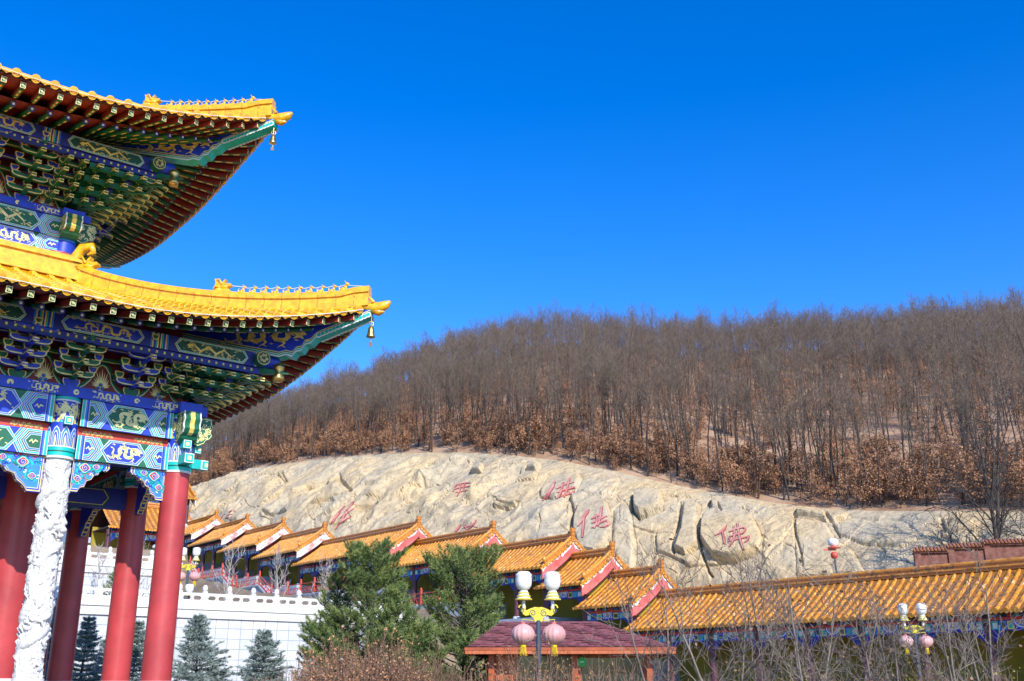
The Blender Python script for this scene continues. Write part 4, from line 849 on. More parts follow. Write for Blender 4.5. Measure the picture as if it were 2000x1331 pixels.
def topz(x, y, tabx, taby):
    z = np.full(np.shape(x), 20.0)
    for _ in range(8):
        px, _p = nproj(x, y, z); z = nzat(y, np.interp(px, tabx, taby))
    return z
WT = 19.0
ts = []; t = -46.0
while t < 170:
    ts.append(t); t += 0.085+max(0, t-5)*0.0032
ts = np.array(ts); NH = 190; hh = np.linspace(0, 1, NH); T, Hh = np.meshgrid(ts, hh)
tx = Q.x+U3.x*WT+V3.x*ts; ty = Q.y+U3.y*WT+V3.y*ts; zt = topz(tx, ty, TOPX, TOPY); zb = ffl(ts)-1.0
steep = sst(26, 4, ts)            # the right-hand part stands steeper
wr = 5.2+5*steep[None, :]+(WT-5.2-5*steep[None, :])*((0.75-0.45*steep[None, :])*Hh+(0.25+0.45*steep[None, :])*Hh**3.2)
BX = Q.x+U3.x*wr+V3.x*T; BY = Q.y+U3.y*wr+V3.y*T; BZ = zb[None, :]+(zt-zb)[None, :]*Hh
PX, PY = nproj(BX, BY, BZ)
# arc-length like coordinates for noise
A = T; B = Hh*(zt-zb)[None, :]*1.25
wx = A+1.6*fbm(A*0.22+5, B*0.22, 3, 1); wy = B+1.6*fbm(A*0.22, B*0.22+9, 3, 2)
disp = 0.55*fbm(A*0.10, B*0.16, 3, 11)
blk = sst(950, 1350, PX)          # blocky to the right, draped folds to the left
# blocks: cells at two sizes, tilted faces and cracks
f1, f2, cid, ox, oy = worley(wx*0.23, wy*0.30, 21); e1 = f2-f1
blocks = 0.42*(cid-0.5)*sst(0.0, 0.10, e1)+0.22*ox*(cid-0.4)-0.20*(1-sst(0.0, 0.05, e1))
g1, g2, gid, gx, gy = worley(wx*0.62+3, wy*0.75, 31); e2 = g2-g1
blocks += 0.22*(gid-0.5)*sst(0.0, 0.10, e2)-0.10*(1-sst(0, 0.06, e2))*(gid > 0.4)
disp_b = blocks+0.13*fbm(wx*1.6, wy*1.6, 4, 41)
# folds: ridged noise stretched down the slope and sideways
sx = wx*0.16+wy*0.10; sy = wy*0.10-wx*0.04
r1 = 1-np.abs(fbm(sx*1.3, sy*1.0, 3, 51))*3.2; r2 = 1-np.abs(fbm(sx*3.1+4, sy*2.2, 3, 52))*3.0
fold = 1.15*r1*0.6+0.5*np.clip(r2, -0.6, 1)*(vnoise(sx*0.8, sy*0.8, 60)+0.6)
h1, h2_, hid, hx_, hy_ = worley(wx*0.25+50, wy*0.34, 71); fold += 0.9*np.clip(0.35-h1, 0, 1)*(hid > 0.55)*2.0-0.35*(1-sst(0, 0.05, h2_-h1))*(hid > 0.7)
disp_f = fold*0.75
disp += disp_b*blk*0.75+disp_f*(1-blk)
def inside(poly, px, py):
    r = np.zeros(px.shape, bool); n = len(poly)
    for i in range(n):
        (x0, y0), (x1, y1) = poly[i], poly[(i+1) % n]
        c = ((y0 > py) != (y1 > py)) & (px < (x1-x0)*(py-y0)/((y1-y0) or 1e-9)+x0); r ^= c
    return r
def dist_poly(pts, px, py, closed):
    d = np.full(px.shape, 1e9); n = len(pts)
    for i in range(n if closed else n-1):
        (x0, y0), (x1, y1) = pts[i], pts[(i+1) % n]; dx, dy = x1-x0, y1-y0; k = np.clip(((px-x0)*dx+(py-y0)*dy)/(dx*dx+dy*dy+1e-9), 0, 1)
        d = np.minimum(d, np.hypot(px-x0-k*dx, py-y0-k*dy))
    return d
def slab(poly, h, soft=5, flat=0.85, tilt=0.0):
    global disp; h = h*0.72
    m = (PX > min(p[0] for p in poly)-60) & (PX < max(p[0] for p in poly)+60) & (PY > min(p[1] for p in poly)-60) & (PY < max(p[1] for p in poly)+60)
    ins = inside(poly, PX, PY) & m; d = np.where(m, dist_poly(poly, PX, PY, True), 1e9)
    k = np.where(ins, np.clip(d/soft, 0, 1)**0.5, 0)
    mean = disp[ins].mean() if ins.any() else 0
    disp = np.where(ins, disp*(1-k*flat)+k*(flat*(mean+tilt*(PX-poly[0][0])/100)+h), disp)
    disp = np.where(~ins & m & (d < 3.5), disp-0.16*(1-d/3.5), disp)
slab([(1122, 1040), (1124, 1015), (1133, 990), (1150, 978), (1170, 976), (1185, 986), (1193, 1010), (1195, 1040), (1186, 1070), (1165, 1085), (1136, 1080)], 0.7, 4, 0.97)
slab([(1370, 1060), (1370, 1030), (1378, 1012), (1392, 1004), (1440, 1000), (1468, 1012), (1480, 1035), (1494, 1066), (1484, 1080), (1462, 1090), (1430, 1096), (1395, 1092)], 0.75, 5, 0.95)
slab([(1237, 975), (1246, 967), (1290, 968), (1296, 982), (1294, 1000), (1275, 1008), (1252, 1014), (1240, 1003)], 0.9, 4, 0.9)
slab([(1318, 1075), (1330, 1040), (1336, 990), (1352, 985), (1368, 990), (1362, 1030), (1366, 1070), (1340, 1085)], 0.6, 5, 0.8)
slab([(1386, 990), (1392, 978), (1420, 978), (1445, 985), (1462, 1000), (1420, 1003), (1392, 1003)], 0.5, 4, 0.8)
slab([(1553, 1012), (1550, 990), (1605, 988), (1617, 1022), (1590, 1022), (1560, 1016)], 0.7, 3, 0.8)
slab([(1618, 1020), (1612, 1000), (1625, 992), (1660, 1000), (1650, 1014), (1630, 1022)], 0.8, 3, 0.8)
slab([(1560, 1130), (1552, 1020), (1612, 1026), (1632, 1058), (1660, 1070), (1690, 1120)], 0.35, 5, 0.6)
slab([(1640, 1045), (1628, 1025), (1700, 1020), (1770, 1025), (1800, 1050), (1760, 1065), (1690, 1062)], 0.4, 4, 0.5)
slab([(1840, 1050), (1836, 1020), (1852, 1012), (1900, 1016), (1910, 1050), (1870, 1062)], 0.5, 4, 0.7)
slab([(1010, 950), (1018, 925), (1034, 903), (1046, 902), (1056, 925), (1050, 945)], 0.5, 4, 0.4)
slab([(922, 925), (926, 908), (940, 904), (946, 918), (944, 930)], 0.7, 3, 0.5); slab([(1030, 925), (1050, 905), (1056, 908), (1052, 928)], 0.6, 3, 0.5)
slab([(970, 1000), (978, 982), (1010, 985), (1016, 994), (1000, 1000)], 0.5, 3, 0.5)
slab([(1060, 980), (1058, 965), (1072, 942), (1100, 932), (1130, 930), (1138, 945), (1130, 965), (1090, 982)], 0.5, 5, 0.8)
slab([(1195, 1110), (1200, 1000), (1218, 985), (1232, 1000), (1240, 1060), (1235, 1120)], 0.35, 6, 0.5)
for pts, dep, wd in (([(1552, 1012), (1556, 1050), (1566, 1085), (1570, 1110)], 0.7, 2.6), ([(1610, 1000), (1622, 1020), (1640, 1050)], 0.6, 2.4), ([(1372, 1010), (1366, 1040), (1370, 1075), (1382, 1115), (1390, 1125)], 0.7, 2.5), ([(1330, 990), (1326, 1020), (1312, 1060), (1316, 1080)], 0.6, 2.5), ([(1106, 995), (1114, 975), (1120, 1000), (1116, 1040), (1110, 1060)], 0.8, 4), ([(1388, 985), (1391, 1000)], 0.8, 2.5), ([(1404, 995), (1412, 1012)], 0.6, 2.2), ([(1838, 1015), (1846, 1040)], 0.8, 4), ([(1555, 995), (1556, 1012), (1610, 1022)], 0.9, 3.2), ([(1660, 1010), (1700, 1014), (1790, 1012)], 0.5, 2), ([(1716, 1100), (1728, 1076), (1712, 1062)], 0.5, 2), ([(1480, 1080), (1440, 1098), (1400, 1098)], 0.6, 2.2), ([(1240, 970), (1236, 1000), (1250, 1016), (1262, 1012)], 0.9, 3), ([(1060, 1020), (1055, 1045)], 0.4, 1.8), ([(660, 925), (668, 945), (690, 965)], 0.8, 4), ([(600, 955), (640, 945)], 0.8, 3.5), ([(520, 1008), (560, 1004)], 0.9, 3), ([(700, 1000), (740, 988)], 0.7, 3), ([(970, 990), (1012, 998), (1016, 990)], 0.5, 2), ([(540, 930), (560, 945), (552, 925)], 0.8, 3), ([(820, 960), (830, 940)], 0.6, 3), ([(610, 990), (650, 978)], 0.7, 3)):
    d = dist_poly(pts, PX, PY, False); disp -= 0.7*dep*np.exp(-(d/(wd*0.8))**2)
disp *= (0.55+0.45*sst(-6, 6, T)); disp *= sst(0.995, 0.93, Hh)*0.92+0.08; disp = np.where(Hh > 0.97, disp*0.4, disp)
nx_ = np.gradient(BX, axis=0), np.gradient(BY, axis=0), np.gradient(BZ, axis=0); tx_ = np.gradient(BX, axis=1), np.gradient(BY, axis=1), np.gradient(BZ, axis=1)
N3 = np.cross(np.stack(nx_, -1), np.stack(tx_, -1)); N3 /= np.linalg.norm(N3, axis=-1, keepdims=True)+1e-9
if N3[..., 0].mean()*U3.x+N3[..., 1].mean()*U3.y > 0: N3 = -N3
CV = np.stack([BX, BY, BZ], -1)+N3*disp[..., None]
ny, nx = T.shape; I, J = np.meshgrid(np.arange(ny-1), np.arange(nx-1), indexing='ij'); a = I*nx+J
CF = np.stack([a, a+1, a+nx+1, a+nx], -1).reshape(-1, 4)
cliff = npmesh("cliff", CV.reshape(-1, 3), CF, ["rock"], smooth=False); cliff["kind"] = "structure"
cbvh = BVHTree.FromPolygons([tuple(p) for p in CV.reshape(-1, 3).tolist()], [tuple(f) for f in CF.tolist()])
# ---- hill behind the cliff
SKX = [-600, 200, 300, 400, 500, 600, 700, 800, 900, 1000, 1070, 1300, 1500, 1700, 2000, 2600, 3600]
SKY_ = [1120, 965, 938, 898, 846, 818, 790, 758, 722, 700, 694, 700, 702, 694, 676, 660, 650]
tc = ts[::4]; cx0 = Q.x+U3.x*WT+V3.x*tc; cy0 = Q.y+U3.y*WT+V3.y*tc; cz0 = topz(cx0, cy0, TOPX, TOPY)
rr_ = np.hypot(cx0, cy0); dxr, dyr = cx0/rr_, cy0/rr_
pxc, _ = nproj(cx0, cy0, cz0); Yc = np.interp(pxc, [200, 400, 700, 1070, 1500, 2000, 2600], [300, 270, 245, 215, 200, 190, 185]); Yc = np.maximum(Yc, cy0+70)
Dc = Yc/dyr; xc_, yc_ = dxr*Dc, dyr*Dc; zcr = topz(xc_, yc_, SKX, SKY_)
S = np.concatenate([np.linspace(0, 1, 90), np.linspace(1.03, 1.8, 12)])
def hill_pt(i, s):
    """i: float column index array, s: array"""
    i0 = np.clip(np.floor(i).astype(int), 0, len(tc)-2); f = i-i0; L = lambda arr: arr[i0]*(1-f)+arr[i0+1]*f
    D = L(rr_)+(L(Dc)-L(rr_))*s; x = L(dxr)*D; y = L(dyr)*D
    sc = np.minimum(s, 1); z = L(cz0)+(L(zcr)-L(cz0))*(sc**0.93)-np.where(s > 1, (s-1)**2*60+ (s-1)*6, 0)
    z = z+(1.6*fbm(x*0.045, y*0.045, 3, 81)+0.35*fbm(x*0.3, y*0.3, 2, 83))*np.clip(s*8, 0, 1)*np.where(s > 0.9, 0.7, 1)
    return x, y, z
ii, ss = np.meshgrid(np.linspace(0, len(tc)-1.001, 520), S); hx2, hy2, hz2 = hill_pt(ii.ravel(), ss.ravel())
ny, nx = ii.shape; I, J = np.meshgrid(np.arange(ny-1), np.arange(nx-1), indexing='ij'); a = I*nx+J
hill = npmesh("hill", np.stack([hx2, hy2, hz2], -1), np.stack([a, a+1, a+nx+1, a+nx], -1).reshape(-1, 4), ["litter"]); hill["kind"] = "structure"
# ---- red characters carved into the cliff
def strokes_on(name, label, strokes, k=1.0):
    q = MB()
    for pts in strokes:
        # resample in picture space, then drop each point onto the rock
        P0 = []
        for (x0, y0, w0), (x1, y1, w1) in zip(pts[:-1], pts[1:]):
            n = max(2, int(math.hypot(x1-x0, y1-y0)/2.2))
            P0 += [(x0+(x1-x0)*i/n, y0+(y1-y0)*i/n, w0+(w1-w0)*i/n) for i in range(n)]
        P0.append(pts[-1])
        for lay, off, sc, shift in (("carving_shade", 0.03, 1.0, (0.9, 0.3)), ("carving_red", 0.05, 0.92, (0, 0))):  # darker layer, shifted right, paints the shade inside the cut edge
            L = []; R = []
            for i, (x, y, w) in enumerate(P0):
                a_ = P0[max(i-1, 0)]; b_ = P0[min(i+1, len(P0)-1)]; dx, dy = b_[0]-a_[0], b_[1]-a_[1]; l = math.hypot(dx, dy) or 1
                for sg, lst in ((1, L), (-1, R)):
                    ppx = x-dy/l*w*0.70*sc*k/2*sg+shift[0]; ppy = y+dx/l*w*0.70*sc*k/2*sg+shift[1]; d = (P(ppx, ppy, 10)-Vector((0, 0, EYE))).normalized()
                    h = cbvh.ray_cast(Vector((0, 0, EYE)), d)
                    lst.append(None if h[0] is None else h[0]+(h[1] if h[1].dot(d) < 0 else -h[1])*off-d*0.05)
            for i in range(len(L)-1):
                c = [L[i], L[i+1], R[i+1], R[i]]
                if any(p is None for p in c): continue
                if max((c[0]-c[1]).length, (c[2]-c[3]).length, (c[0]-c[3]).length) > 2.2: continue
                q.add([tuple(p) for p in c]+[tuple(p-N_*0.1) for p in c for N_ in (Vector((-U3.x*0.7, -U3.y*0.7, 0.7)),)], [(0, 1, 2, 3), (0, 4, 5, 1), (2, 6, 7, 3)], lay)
    return q.build(name, cliff, label)
strokes_on("carved_character", "red carved character on the rounded boulder low on the right of the cliff", [
    [(1418, 1026, 2), (1414, 1034, 6), (1404, 1042, 4), (1396, 1046, 1)], [(1410, 1036, 4), (1414, 1052, 5), (1415, 1063, 2)],
    [(1424, 1039, 2.5), (1436, 1034, 3.5), (1452, 1030, 4), (1456, 1034, 3), (1450, 1042, 2.5)], [(1425, 1048, 3), (1440, 1044, 3.5), (1450, 1042, 4)], [(1425, 1050, 3), (1423, 1058, 3.5), (1437, 1054, 3), (1456, 1050, 3), (1462, 1048, 5), (1460, 1055, 3), (1454, 1060, 1)],
    [(1433, 1028, 2), (1435, 1045, 5), (1431, 1058, 3.5), (1424, 1068, 1)], [(1440, 1022, 3), (1443, 1045, 4.5), (1449, 1065, 4), (1452, 1073, 2)]])
strokes_on("carved_character", "tall red carved character on the oval slab above the gallery roofs", [
    [(1150, 995, 2), (1147, 1000, 7), (1135, 1018, 6), (1128, 1028, 2)], [(1141, 1010, 4), (1139, 1030, 5), (1137, 1050, 3)],
    [(1155, 1014, 2.5), (1166, 1008, 4), (1172, 1005, 3)], [(1156, 1022, 3), (1172, 1014, 4), (1184, 1008, 3)], [(1155, 1031, 3), (1170, 1022, 4), (1184, 1016, 4), (1188, 1022, 5), (1180, 1029, 4), (1172, 1030, 2)],
    [(1164, 1004, 3), (1166, 1020, 4), (1160, 1032, 2)], [(1175, 990, 4), (1173, 1008, 5), (1168, 1028, 3)]])
strokes_on("carved_character", "slanting red carved character high on the cliff under the trees", [
    [(1083, 940, 3), (1080, 950, 7), (1070, 965, 7), (1060, 978, 3)], [(1076, 956, 5), (1068, 975, 3)],
    [(1086, 955, 3), (1100, 948, 3.5), (1120, 942, 3)], [(1088, 962, 3), (1104, 957, 4), (1122, 952, 3)], [(1092, 972, 2), (1104, 965, 3.5), (1122, 960, 3)], [(1100, 942, 3), (1096, 960, 4), (1088, 975, 2)], [(1112, 934, 4), (1108, 955, 4), (1100, 972, 2)]])
strokes_on("carved_character", "thin red carved character near the cliff top, left of the bare slope", [
    [(888, 950, 1.5), (900, 945, 2.5), (918, 943, 2.5)], [(886, 956, 1.5), (902, 952, 3), (917, 950, 2)], [(890, 962, 1.5), (904, 960, 2.5), (916, 957, 2)], [(900, 944, 2), (898, 958, 2.5), (892, 970, 1.5)], [(908, 944, 2), (904, 960, 2)], [(893, 946, 2), (884, 960, 1.5)]])
strokes_on("carved_character", "long red carved character slanting up the left of the cliff", [
    [(690, 980, 5), (680, 992, 4), (672, 1000, 2)], [(672, 988, 3), (660, 1002, 3), (645, 1022, 2)], [(690, 992, 4), (676, 1003, 4), (664, 1012, 2)], [(685, 1008, 4), (672, 1015, 4), (660, 1024, 2)], [(676, 1000, 3), (668, 1016, 3), (654, 1034, 1.5)], [(664, 1000, 3), (650, 1020, 2)]])
strokes_on("carved_character", "red carved character half hidden by the gallery ridge", [
    [(899, 1024, 3), (894, 1032, 6), (889, 1038, 3)], [(929, 1015, 3), (924, 1026, 4), (914, 1034, 2)], [(905, 1031, 2), (918, 1027, 3), (932, 1030, 2)], [(908, 1024, 3), (912, 1036, 3), (908, 1046, 2)]])
strokes_on("carved_character", "small faded red carved character above the far gallery roofs", [
    [(446, 1000, 2.5), (452, 998, 2.5)], [(444, 1006, 2.5), (453, 1004, 2.5)], [(456, 996, 2.5), (458, 1000, 2.5)], [(440, 1012, 2), (446, 1010, 2)], [(450, 1011, 3), (451, 1016, 2)], [(438, 1004, 1.5), (430, 1014, 1)]])
# ================================================================== STEPPED GALLERY
HWD = 2.4; ZD = 1.75
def hall(name, w, t, z, L, rz, label, cat, group, half=HWD, drop=ZD, far=False, rows=True, floor=None, sides=True):
    """origin on the ground under the near gable; x across, y along the ridge; z is the ridge top"""
    o = cw(w, t); fl = (z-drop-0.35-2.75) if floor is None else floor
    e = empty(name, (o.x, o.y, fl), rz, label, cat, group); zr = z-fl
    def zs(x): return zr-0.33-drop*(abs(x)/half)**0.86
    roof = MB(); K = 8; y0, y1 = -0.30, L
    for sg in (-1, 1):
        vs = []
        for k in range(K+1):
            x = sg*half*k/K; vs += [(x, y0, zs(x)), (x, y1, zs(x))]
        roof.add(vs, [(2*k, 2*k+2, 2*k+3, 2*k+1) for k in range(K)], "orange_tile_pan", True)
        vs = [(x, y, z_-0.14) for x, y, z_ in vs]; roof.add(vs, [(2*k, 2*k+1, 2*k+3, 2*k+2) for k in range(K)], "shadow_wood")
        n = max(3, int(L/0.385)); st = (y1-y0-0.1)/n
        for i in range(n+1):
            y = y0+0.08+i*st+rnd.uniform(-0.012, 0.012); rows_ = []; wob = rnd.uniform(-0.012, 0.018)
            for k in range(K):
              for x, rd in ((sg*(0.12+(half-0.1)*k/K), 0.082), (sg*(0.12+(half-0.1)*(k+1)/K-0.01), 0.104)):
                zz = zs(x)+wob+rnd.uniform(-0.006, 0.006)
                rows_ += [(x, y+rd*math.cos(a_), zz-0.01+rd*math.sin(a_)) for a_ in (math.pi*q/4 for q in range(5))]
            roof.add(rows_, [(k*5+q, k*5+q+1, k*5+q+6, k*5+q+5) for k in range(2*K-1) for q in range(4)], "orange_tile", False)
            x = sg*half; zz = zs(x); y += rnd.uniform(-0.012, 0.012); roof.tube([(x-sg*0.03, y, zz), (x+sg*0.05, y, zz-0.02)], 0.115, 8, "orange_tile", smooth=False)
            roof.prism([(-0.11, 0.03), (0.11, 0.03), (0.10, -0.05), (0, -0.13), (-0.10, -0.05)], lambda a_, b_, d: (x+sg*(0.02+d), y+st/2+a_, zz+b_), 0, 0.02, "orange_tile")
        for i in range(int(L/0.24)):      # rafter ends under the eave
            y = y0+0.1+i*0.24; x = sg*half; roof.bar((x-sg*0.10, y, zs(x)-0.16), (x-sg*0.75, y, zs(x-sg*0.75)-0.18), 0.07, 0.07, "deep_green"); roof.box(min(x-sg*0.10, x-sg*0.095), max(x-sg*0.10, x-sg*0.095), y-0.036, y+0.036, zs(x)-0.196, zs(x)-0.124, "deep_green" if i % 2 else "shadow_wood")
    roof.build("roof", e)
    rg = MB(); rg.box(-0.13, 0.13, y0, y1, zr-0.38, zr-0.10, "orange_ridge"); rg.box(-0.17, 0.17, y0-0.02, y1, zr-0.26, zr-0.21, "orange_tile"); rg.box(-0.16, 0.16, y0-0.03, y1, zr-0.10, zr-0.04, "orange_ridge"); rg.tube([(0, y0, zr-0.03), (0, y1, zr-0.03)], 0.09, 8, "orange_tile")
    r = rg.build("main_ridge", e)
    q = MB(); q.prism([(-0.05, -0.2), (0.14, -0.1), (0.2, 0.15), (0.15, 0.32), (0.02, 0.36), (0.10, 0.24), (0.06, 0.1), (-0.2, 0.16), (-0.24, 0.02), (-0.1, 0.0)], lambda a_, b_, d: (d, y0+0.15-a_*0.9, zr+b_), -0.13, 0.13, "orange_ridge")
    for sx_ in (-0.12, 0.12): q.tube([(sx_, y0+0.1, zr+0.1), (sx_*1.5, y0+0.05, zr+0.3), (sx_*1.1, y0-0.02, zr+0.38)], [0.06, 0.05, 0.015], 6, "orange_ridge")
    q.build("ridge_ornament", r)
    for sg in (-1, 1):      # sloping verge ridges with small figures, and bargeboards
        for yb in ((y0+0.12, 1),):
            q = MB(); y = yb[0]; pts = [sg*(0.1+(half*0.86-0.1)*k/K) for k in range(K+1)]
            vs = []
            for x in pts: vs += [(x, y-0.10, zs(x)-0.05), (x, y+0.12, zs(x)-0.05), (x, y+0.10, zs(x)+0.24), (x, y-0.08, zs(x)+0.24)]
            q.add(vs, [(4*k+j, 4*k+(j+1) % 4, 4*k+4+(j+1) % 4, 4*k+4+j) for k in range(K) for j in range(4)], "orange_ridge"); q.add(vs[:4]+vs[-4:], [(0, 1, 2, 3), (4, 5, 6, 7)], "orange_ridge")
            q.tube([(x, y, zs(x)+0.26) for x in pts], 0.085, 8, "orange_tile")
            xe = pts[-1]; q.ball((xe+sg*0.1, y, zs(xe)+0.22), (0.16, 0.12, 0.2), "orange_tile", 5); q.tube([(xe, y, zs(xe)+0.3), (xe+sg*0.1, y, zs(xe)+0.55)], [0.07, 0.02], 5, "orange_ridge")
            nc = int(half*1.28/0.26)
            for k in range(nc+1):      # caps facing out along the verge
                x = sg*half*(0.02+0.98*k/nc); q.tube([(x, y0-0.03, zs(x)+0.0), (x, y0+0.1, zs(x)+0.03)], 0.088, 8, "orange_tile", smooth=False)
                x2 = sg*half*(0.02+0.98*(k+0.5)/nc); q.prism([(-0.09, 0.0), (0.09, 0.0), (0.08, -0.08), (0, -0.15), (-0.08, -0.08)], lambda a_, b_, d: (x2+a_, y0-0.02-d, zs(x2)+b_), 0, 0.02, "orange_tile")
            q.build("verge_ridge", e)
        q = MB(); K2 = 14
        xs_ = [sg*half*0.99*k/K2 for k in range(K2+1)]
        def band(d0, d1, yy0, yy1, m, jit=0.0):
            vs = []
            for k, x in enumerate(xs_):
                j0 = jit*(rnd.random()-0.5); taper = 1 if k < K2-1 else 0.9
                a0 = zs(x)-d0; a1 = zs(x)-(d1+j0)*taper; vs += [(x, yy0, a0), (x, yy0, a1), (x, yy1, a1), (x, yy1, a0)]
            q.add(vs, [(4*k+j, 4*k+(j+1) % 4, 4*k+4+(j+1) % 4, 4*k+4+j) for k in range(K2) for j in range(4)], m); q.add(vs[:4]+vs[-4:], [(0, 1, 2, 3), (4, 5, 6, 7)], m)
        band(0.10, 0.80, y0+0.06, y0+0.14, "gable_white" if far else "gable_pink"); band(0.09, 0.27, y0+0.03, y0+0.058, "gable_white", 0.24); band(0.79, 0.86, y0+0.03, y0+0.15, "shadow_wood")
        q.build("bargeboard", e)
    g = MB(); n = 12; xs_ = [-half*0.72+half*1.44*k/n for k in range(n+1)]
    g.prism([(xs_[0], 2.2), (xs_[-1], 2.2)]+[(x, zs(x)-0.16) for x in xs_[::-1]], lambda a_, b_, d: (a_, 0.12+d, b_), 0, 0.12, "yellow_wall" if not far else "dark_red"); g.build("gable_wall", e)
    xf = half*0.70; ze_ = zs(half); nb = max(1, round(L/2.9)); bl = L/nb
    for i in range(nb+1):
        if i == nb and not sides: continue
        q = MB()
        for x in (-xf, ) if not far else (-xf,): q.lathe([(0.17, 0.0), (0.17, ze_-0.1)], 12, (x, 0.3+i*bl if i < nb else L-0.1, 0), "hall_column"); q.lathe([(0.26, 0), (0.24, 0.15)], 12, (x, 0.3+i*bl if i < nb else L-0.1, 0), "marble")
        q.build("column", e)
    for i in range(nb):
        rg2 = random.Random(int(t*10)+i); q = MB(); ya, yb_ = 0.3+i*bl+0.16, 0.3+(i+1)*bl-0.14; yb_ = min(yb_, L-0.1); f = lambda a_, b_, d: (-xf-0.1-d, a_, b_); H0, H1 = ze_-0.72, ze_-0.02
        q.prism([(ya, H0), (yb_, H0), (yb_, H1), (ya, H1)], f, -0.2, 0, "deep_blue"); mid = (ya+yb_)/2
        q.flat([(ya, H0+0.40), (yb_, H0+0.40), (yb_, H0+0.5), (ya, H0+0.5)], f, 0.004, "red")
        for j in range(8):
            a0 = ya+(yb_-ya)*j/8; a1 = ya+(yb_-ya)*(j+1)/8
            q.flat([(a0+0.02, H0+0.05), (a1-0.02, H0+0.05), (a1-0.02, H0+0.36), (a0+0.02, H0+0.36)], f, 0.004, ("teal", "light_blue", "gilt", "blue", "blue", "gilt", "light_blue", "teal")[j]); q.flat([(a0+0.07, H0+0.1), (a1-0.07, H0+0.1), (a1-0.07, H0+0.30), (a0+0.07, H0+0.30)], f, 0.008, ("white_paint", "teal", "deep_green", "white_paint")[j % 4])
            q.flat([(a0+0.04, H0+0.52), (a1-0.04, H0+0.52), (a1-0.06, H0+0.62), (a0+0.06, H0+0.66)], f, 0.006, ("red", "deep_green", "light_blue", "red", "teal")[j % 5])
        for k, (r_, m) in enumerate(((0.42, "blue"), (0.36, "white_paint"), (0.30, "light_blue"), (0.25, "gable_white"))): q.flat([(mid+r_*math.cos(a_), H0+0.40+r_*math.sin(a_)*0.85) for a_ in (math.pi+math.pi*j/8 for j in range(9))], f, 0.012+0.004*k, m)
        curl(q, f, mid, H0+0.25, 0.12, 0.03, "deep_green", rg2, 0.03)
        for sg, yy in ((1, ya), (-1, yb_)): q.prism([(yy, H0), (yy+sg*0.5, H0), (yy+sg*0.4, H0-0.1), (yy+sg*0.12, H0-0.35), (yy, H0-0.4)], f, -0.14, -0.02, "deep_blue")
        q.build("painted_frieze", e)
    q = MB(); q.box(half*0.5, half*0.5+0.2, 0.1, L-0.05, 0, ze_+0.5, "yellow_wall"); q.box(-xf, half*0.5, 0.2, L-0.05, ze_+0.1, ze_+0.16, "shadow_wood"); q.build("back_wall", e)
    q = MB(); q.box(-half*0.9, half*0.9, -0.1, L, -2.6, 0.0, "concrete"); q.build("plinth", e)
    return e, zs
HL = ["long near gallery roof running out of the picture at the right", "short gallery hall just above the long near roof", "second short gallery hall up from the long roof", "gallery hall right behind the two white lamp globes", "gallery hall whose roof shows between the two pines", "long gallery hall starting over the left pine", "gallery hall left of the pines with a white-edged pink gable", "gallery hall behind the bare young trees, third from the far end", "gallery hall with a mostly white gable near the far end", "far gallery hall just right of the corner column", "farthest gallery hall, half behind the red corner column"]
for i, (t0, t1, z) in enumerate(HALLS):
    hall("gallery_hall", 0, t0, z, t1-t0, ROTZ, HL[i], "gallery hall", "stepped gallery halls up the slope", far=(i in (6, 7, 8, 9, 10)))
# railing of red lattice between posts
def railing(e, pts, h=0.9, m="rail_red"):
    q = MB()
    for a_, b_ in zip(pts[:-1], pts[1:]):
        a_ = Vector(a_); b_ = Vector(b_); L = (b_-a_).length; d = (b_-a_)/L
        for zz in (0.12, 0.5, 0.78): q.bar(a_+Vector((0, 0, zz*h/0.9)), b_+Vector((0, 0, zz*h/0.9)), 0.05, 0.05, m)
        n = max(2, int(L/0.26))
        for k in range(n):
            c = a_+d*(k+0.5)*L/n; q.bar(c+Vector((0, 0, 0.1)), c+Vector((0, 0, 0.8*h/0.9)), 0.035, 0.035, m)
            if k % 2: q.bar(c+Vector((0, 0, 0.14)), c+d*L/n+Vector((0, 0, 0.48)), 0.03, 0.03, m)
            else: q.bar(c+Vector((0, 0, 0.48)), c+d*L/n+Vector((0, 0, 0.14)), 0.03, 0.03, m)
    q.build("lattice", e)
    n = 0
    for a_, b_ in zip(pts[:-1], pts[1:]):
        k = max(1, int((Vector(b_)-Vector(a_)).length/2.0))
        for j in range(k):
            c = Vector(a_).lerp(Vector(b_), j/k); q = MB(); q.box(c.x-0.06, c.x+0.06, c.y-0.06, c.y+0.06, c.z, c.z+h+0.12, m); q.ball((c.x, c.y, c.z+h+0.17), 0.08, m, 5); q.build("post", e)
for i in (5, 6, 7, 8, 9):
    t0, t1, z = HALLS[i]; fl = z-ZD-3.1; fp = HALLS[i-1][2]-ZD-3.1; o = cw(-3.1, t0, 0)
    e = empty("stairway", (o.x, o.y, fp), ROTZ, "grey concrete stair with red lattice railing " + ("under the long hall left of the pines", "behind the rightmost pale young tree", "between the two pale young trees", "behind the terrace lamp post", "seen just right of the red corner column")[i-5], "stairway", "stairs along the gallery")
    L = t1-t0-0.2; d = fl-fp; y1 = min(2.6, L*0.3); q = MB(); f = lambda a_, b_, dd: (dd, a_, b_)
    q.prism([(0, -6.5), (L, -6.5), (L, d+0.1), (y1+0.8, d+0.1), (0.8, 0.1), (0, 0.1)], f, -0.9, -0.02, "concrete")
    q.prism([(0, -0.22), (0.8, -0.22), (y1+0.8, d-0.22), (L, d-0.22), (L, d+0.02), (y1+0.8, d+0.02), (0.8, 0.02), (0, 0.02)], f, -0.93, -0.901, "dark_concrete"); q.build("stringer", e)
    railing(e, [(-0.8, 0, 0.1), (-0.8, 0.8, 0.1), (-0.8, y1+0.8, d+0.1), (-0.8, L, d+0.1)])
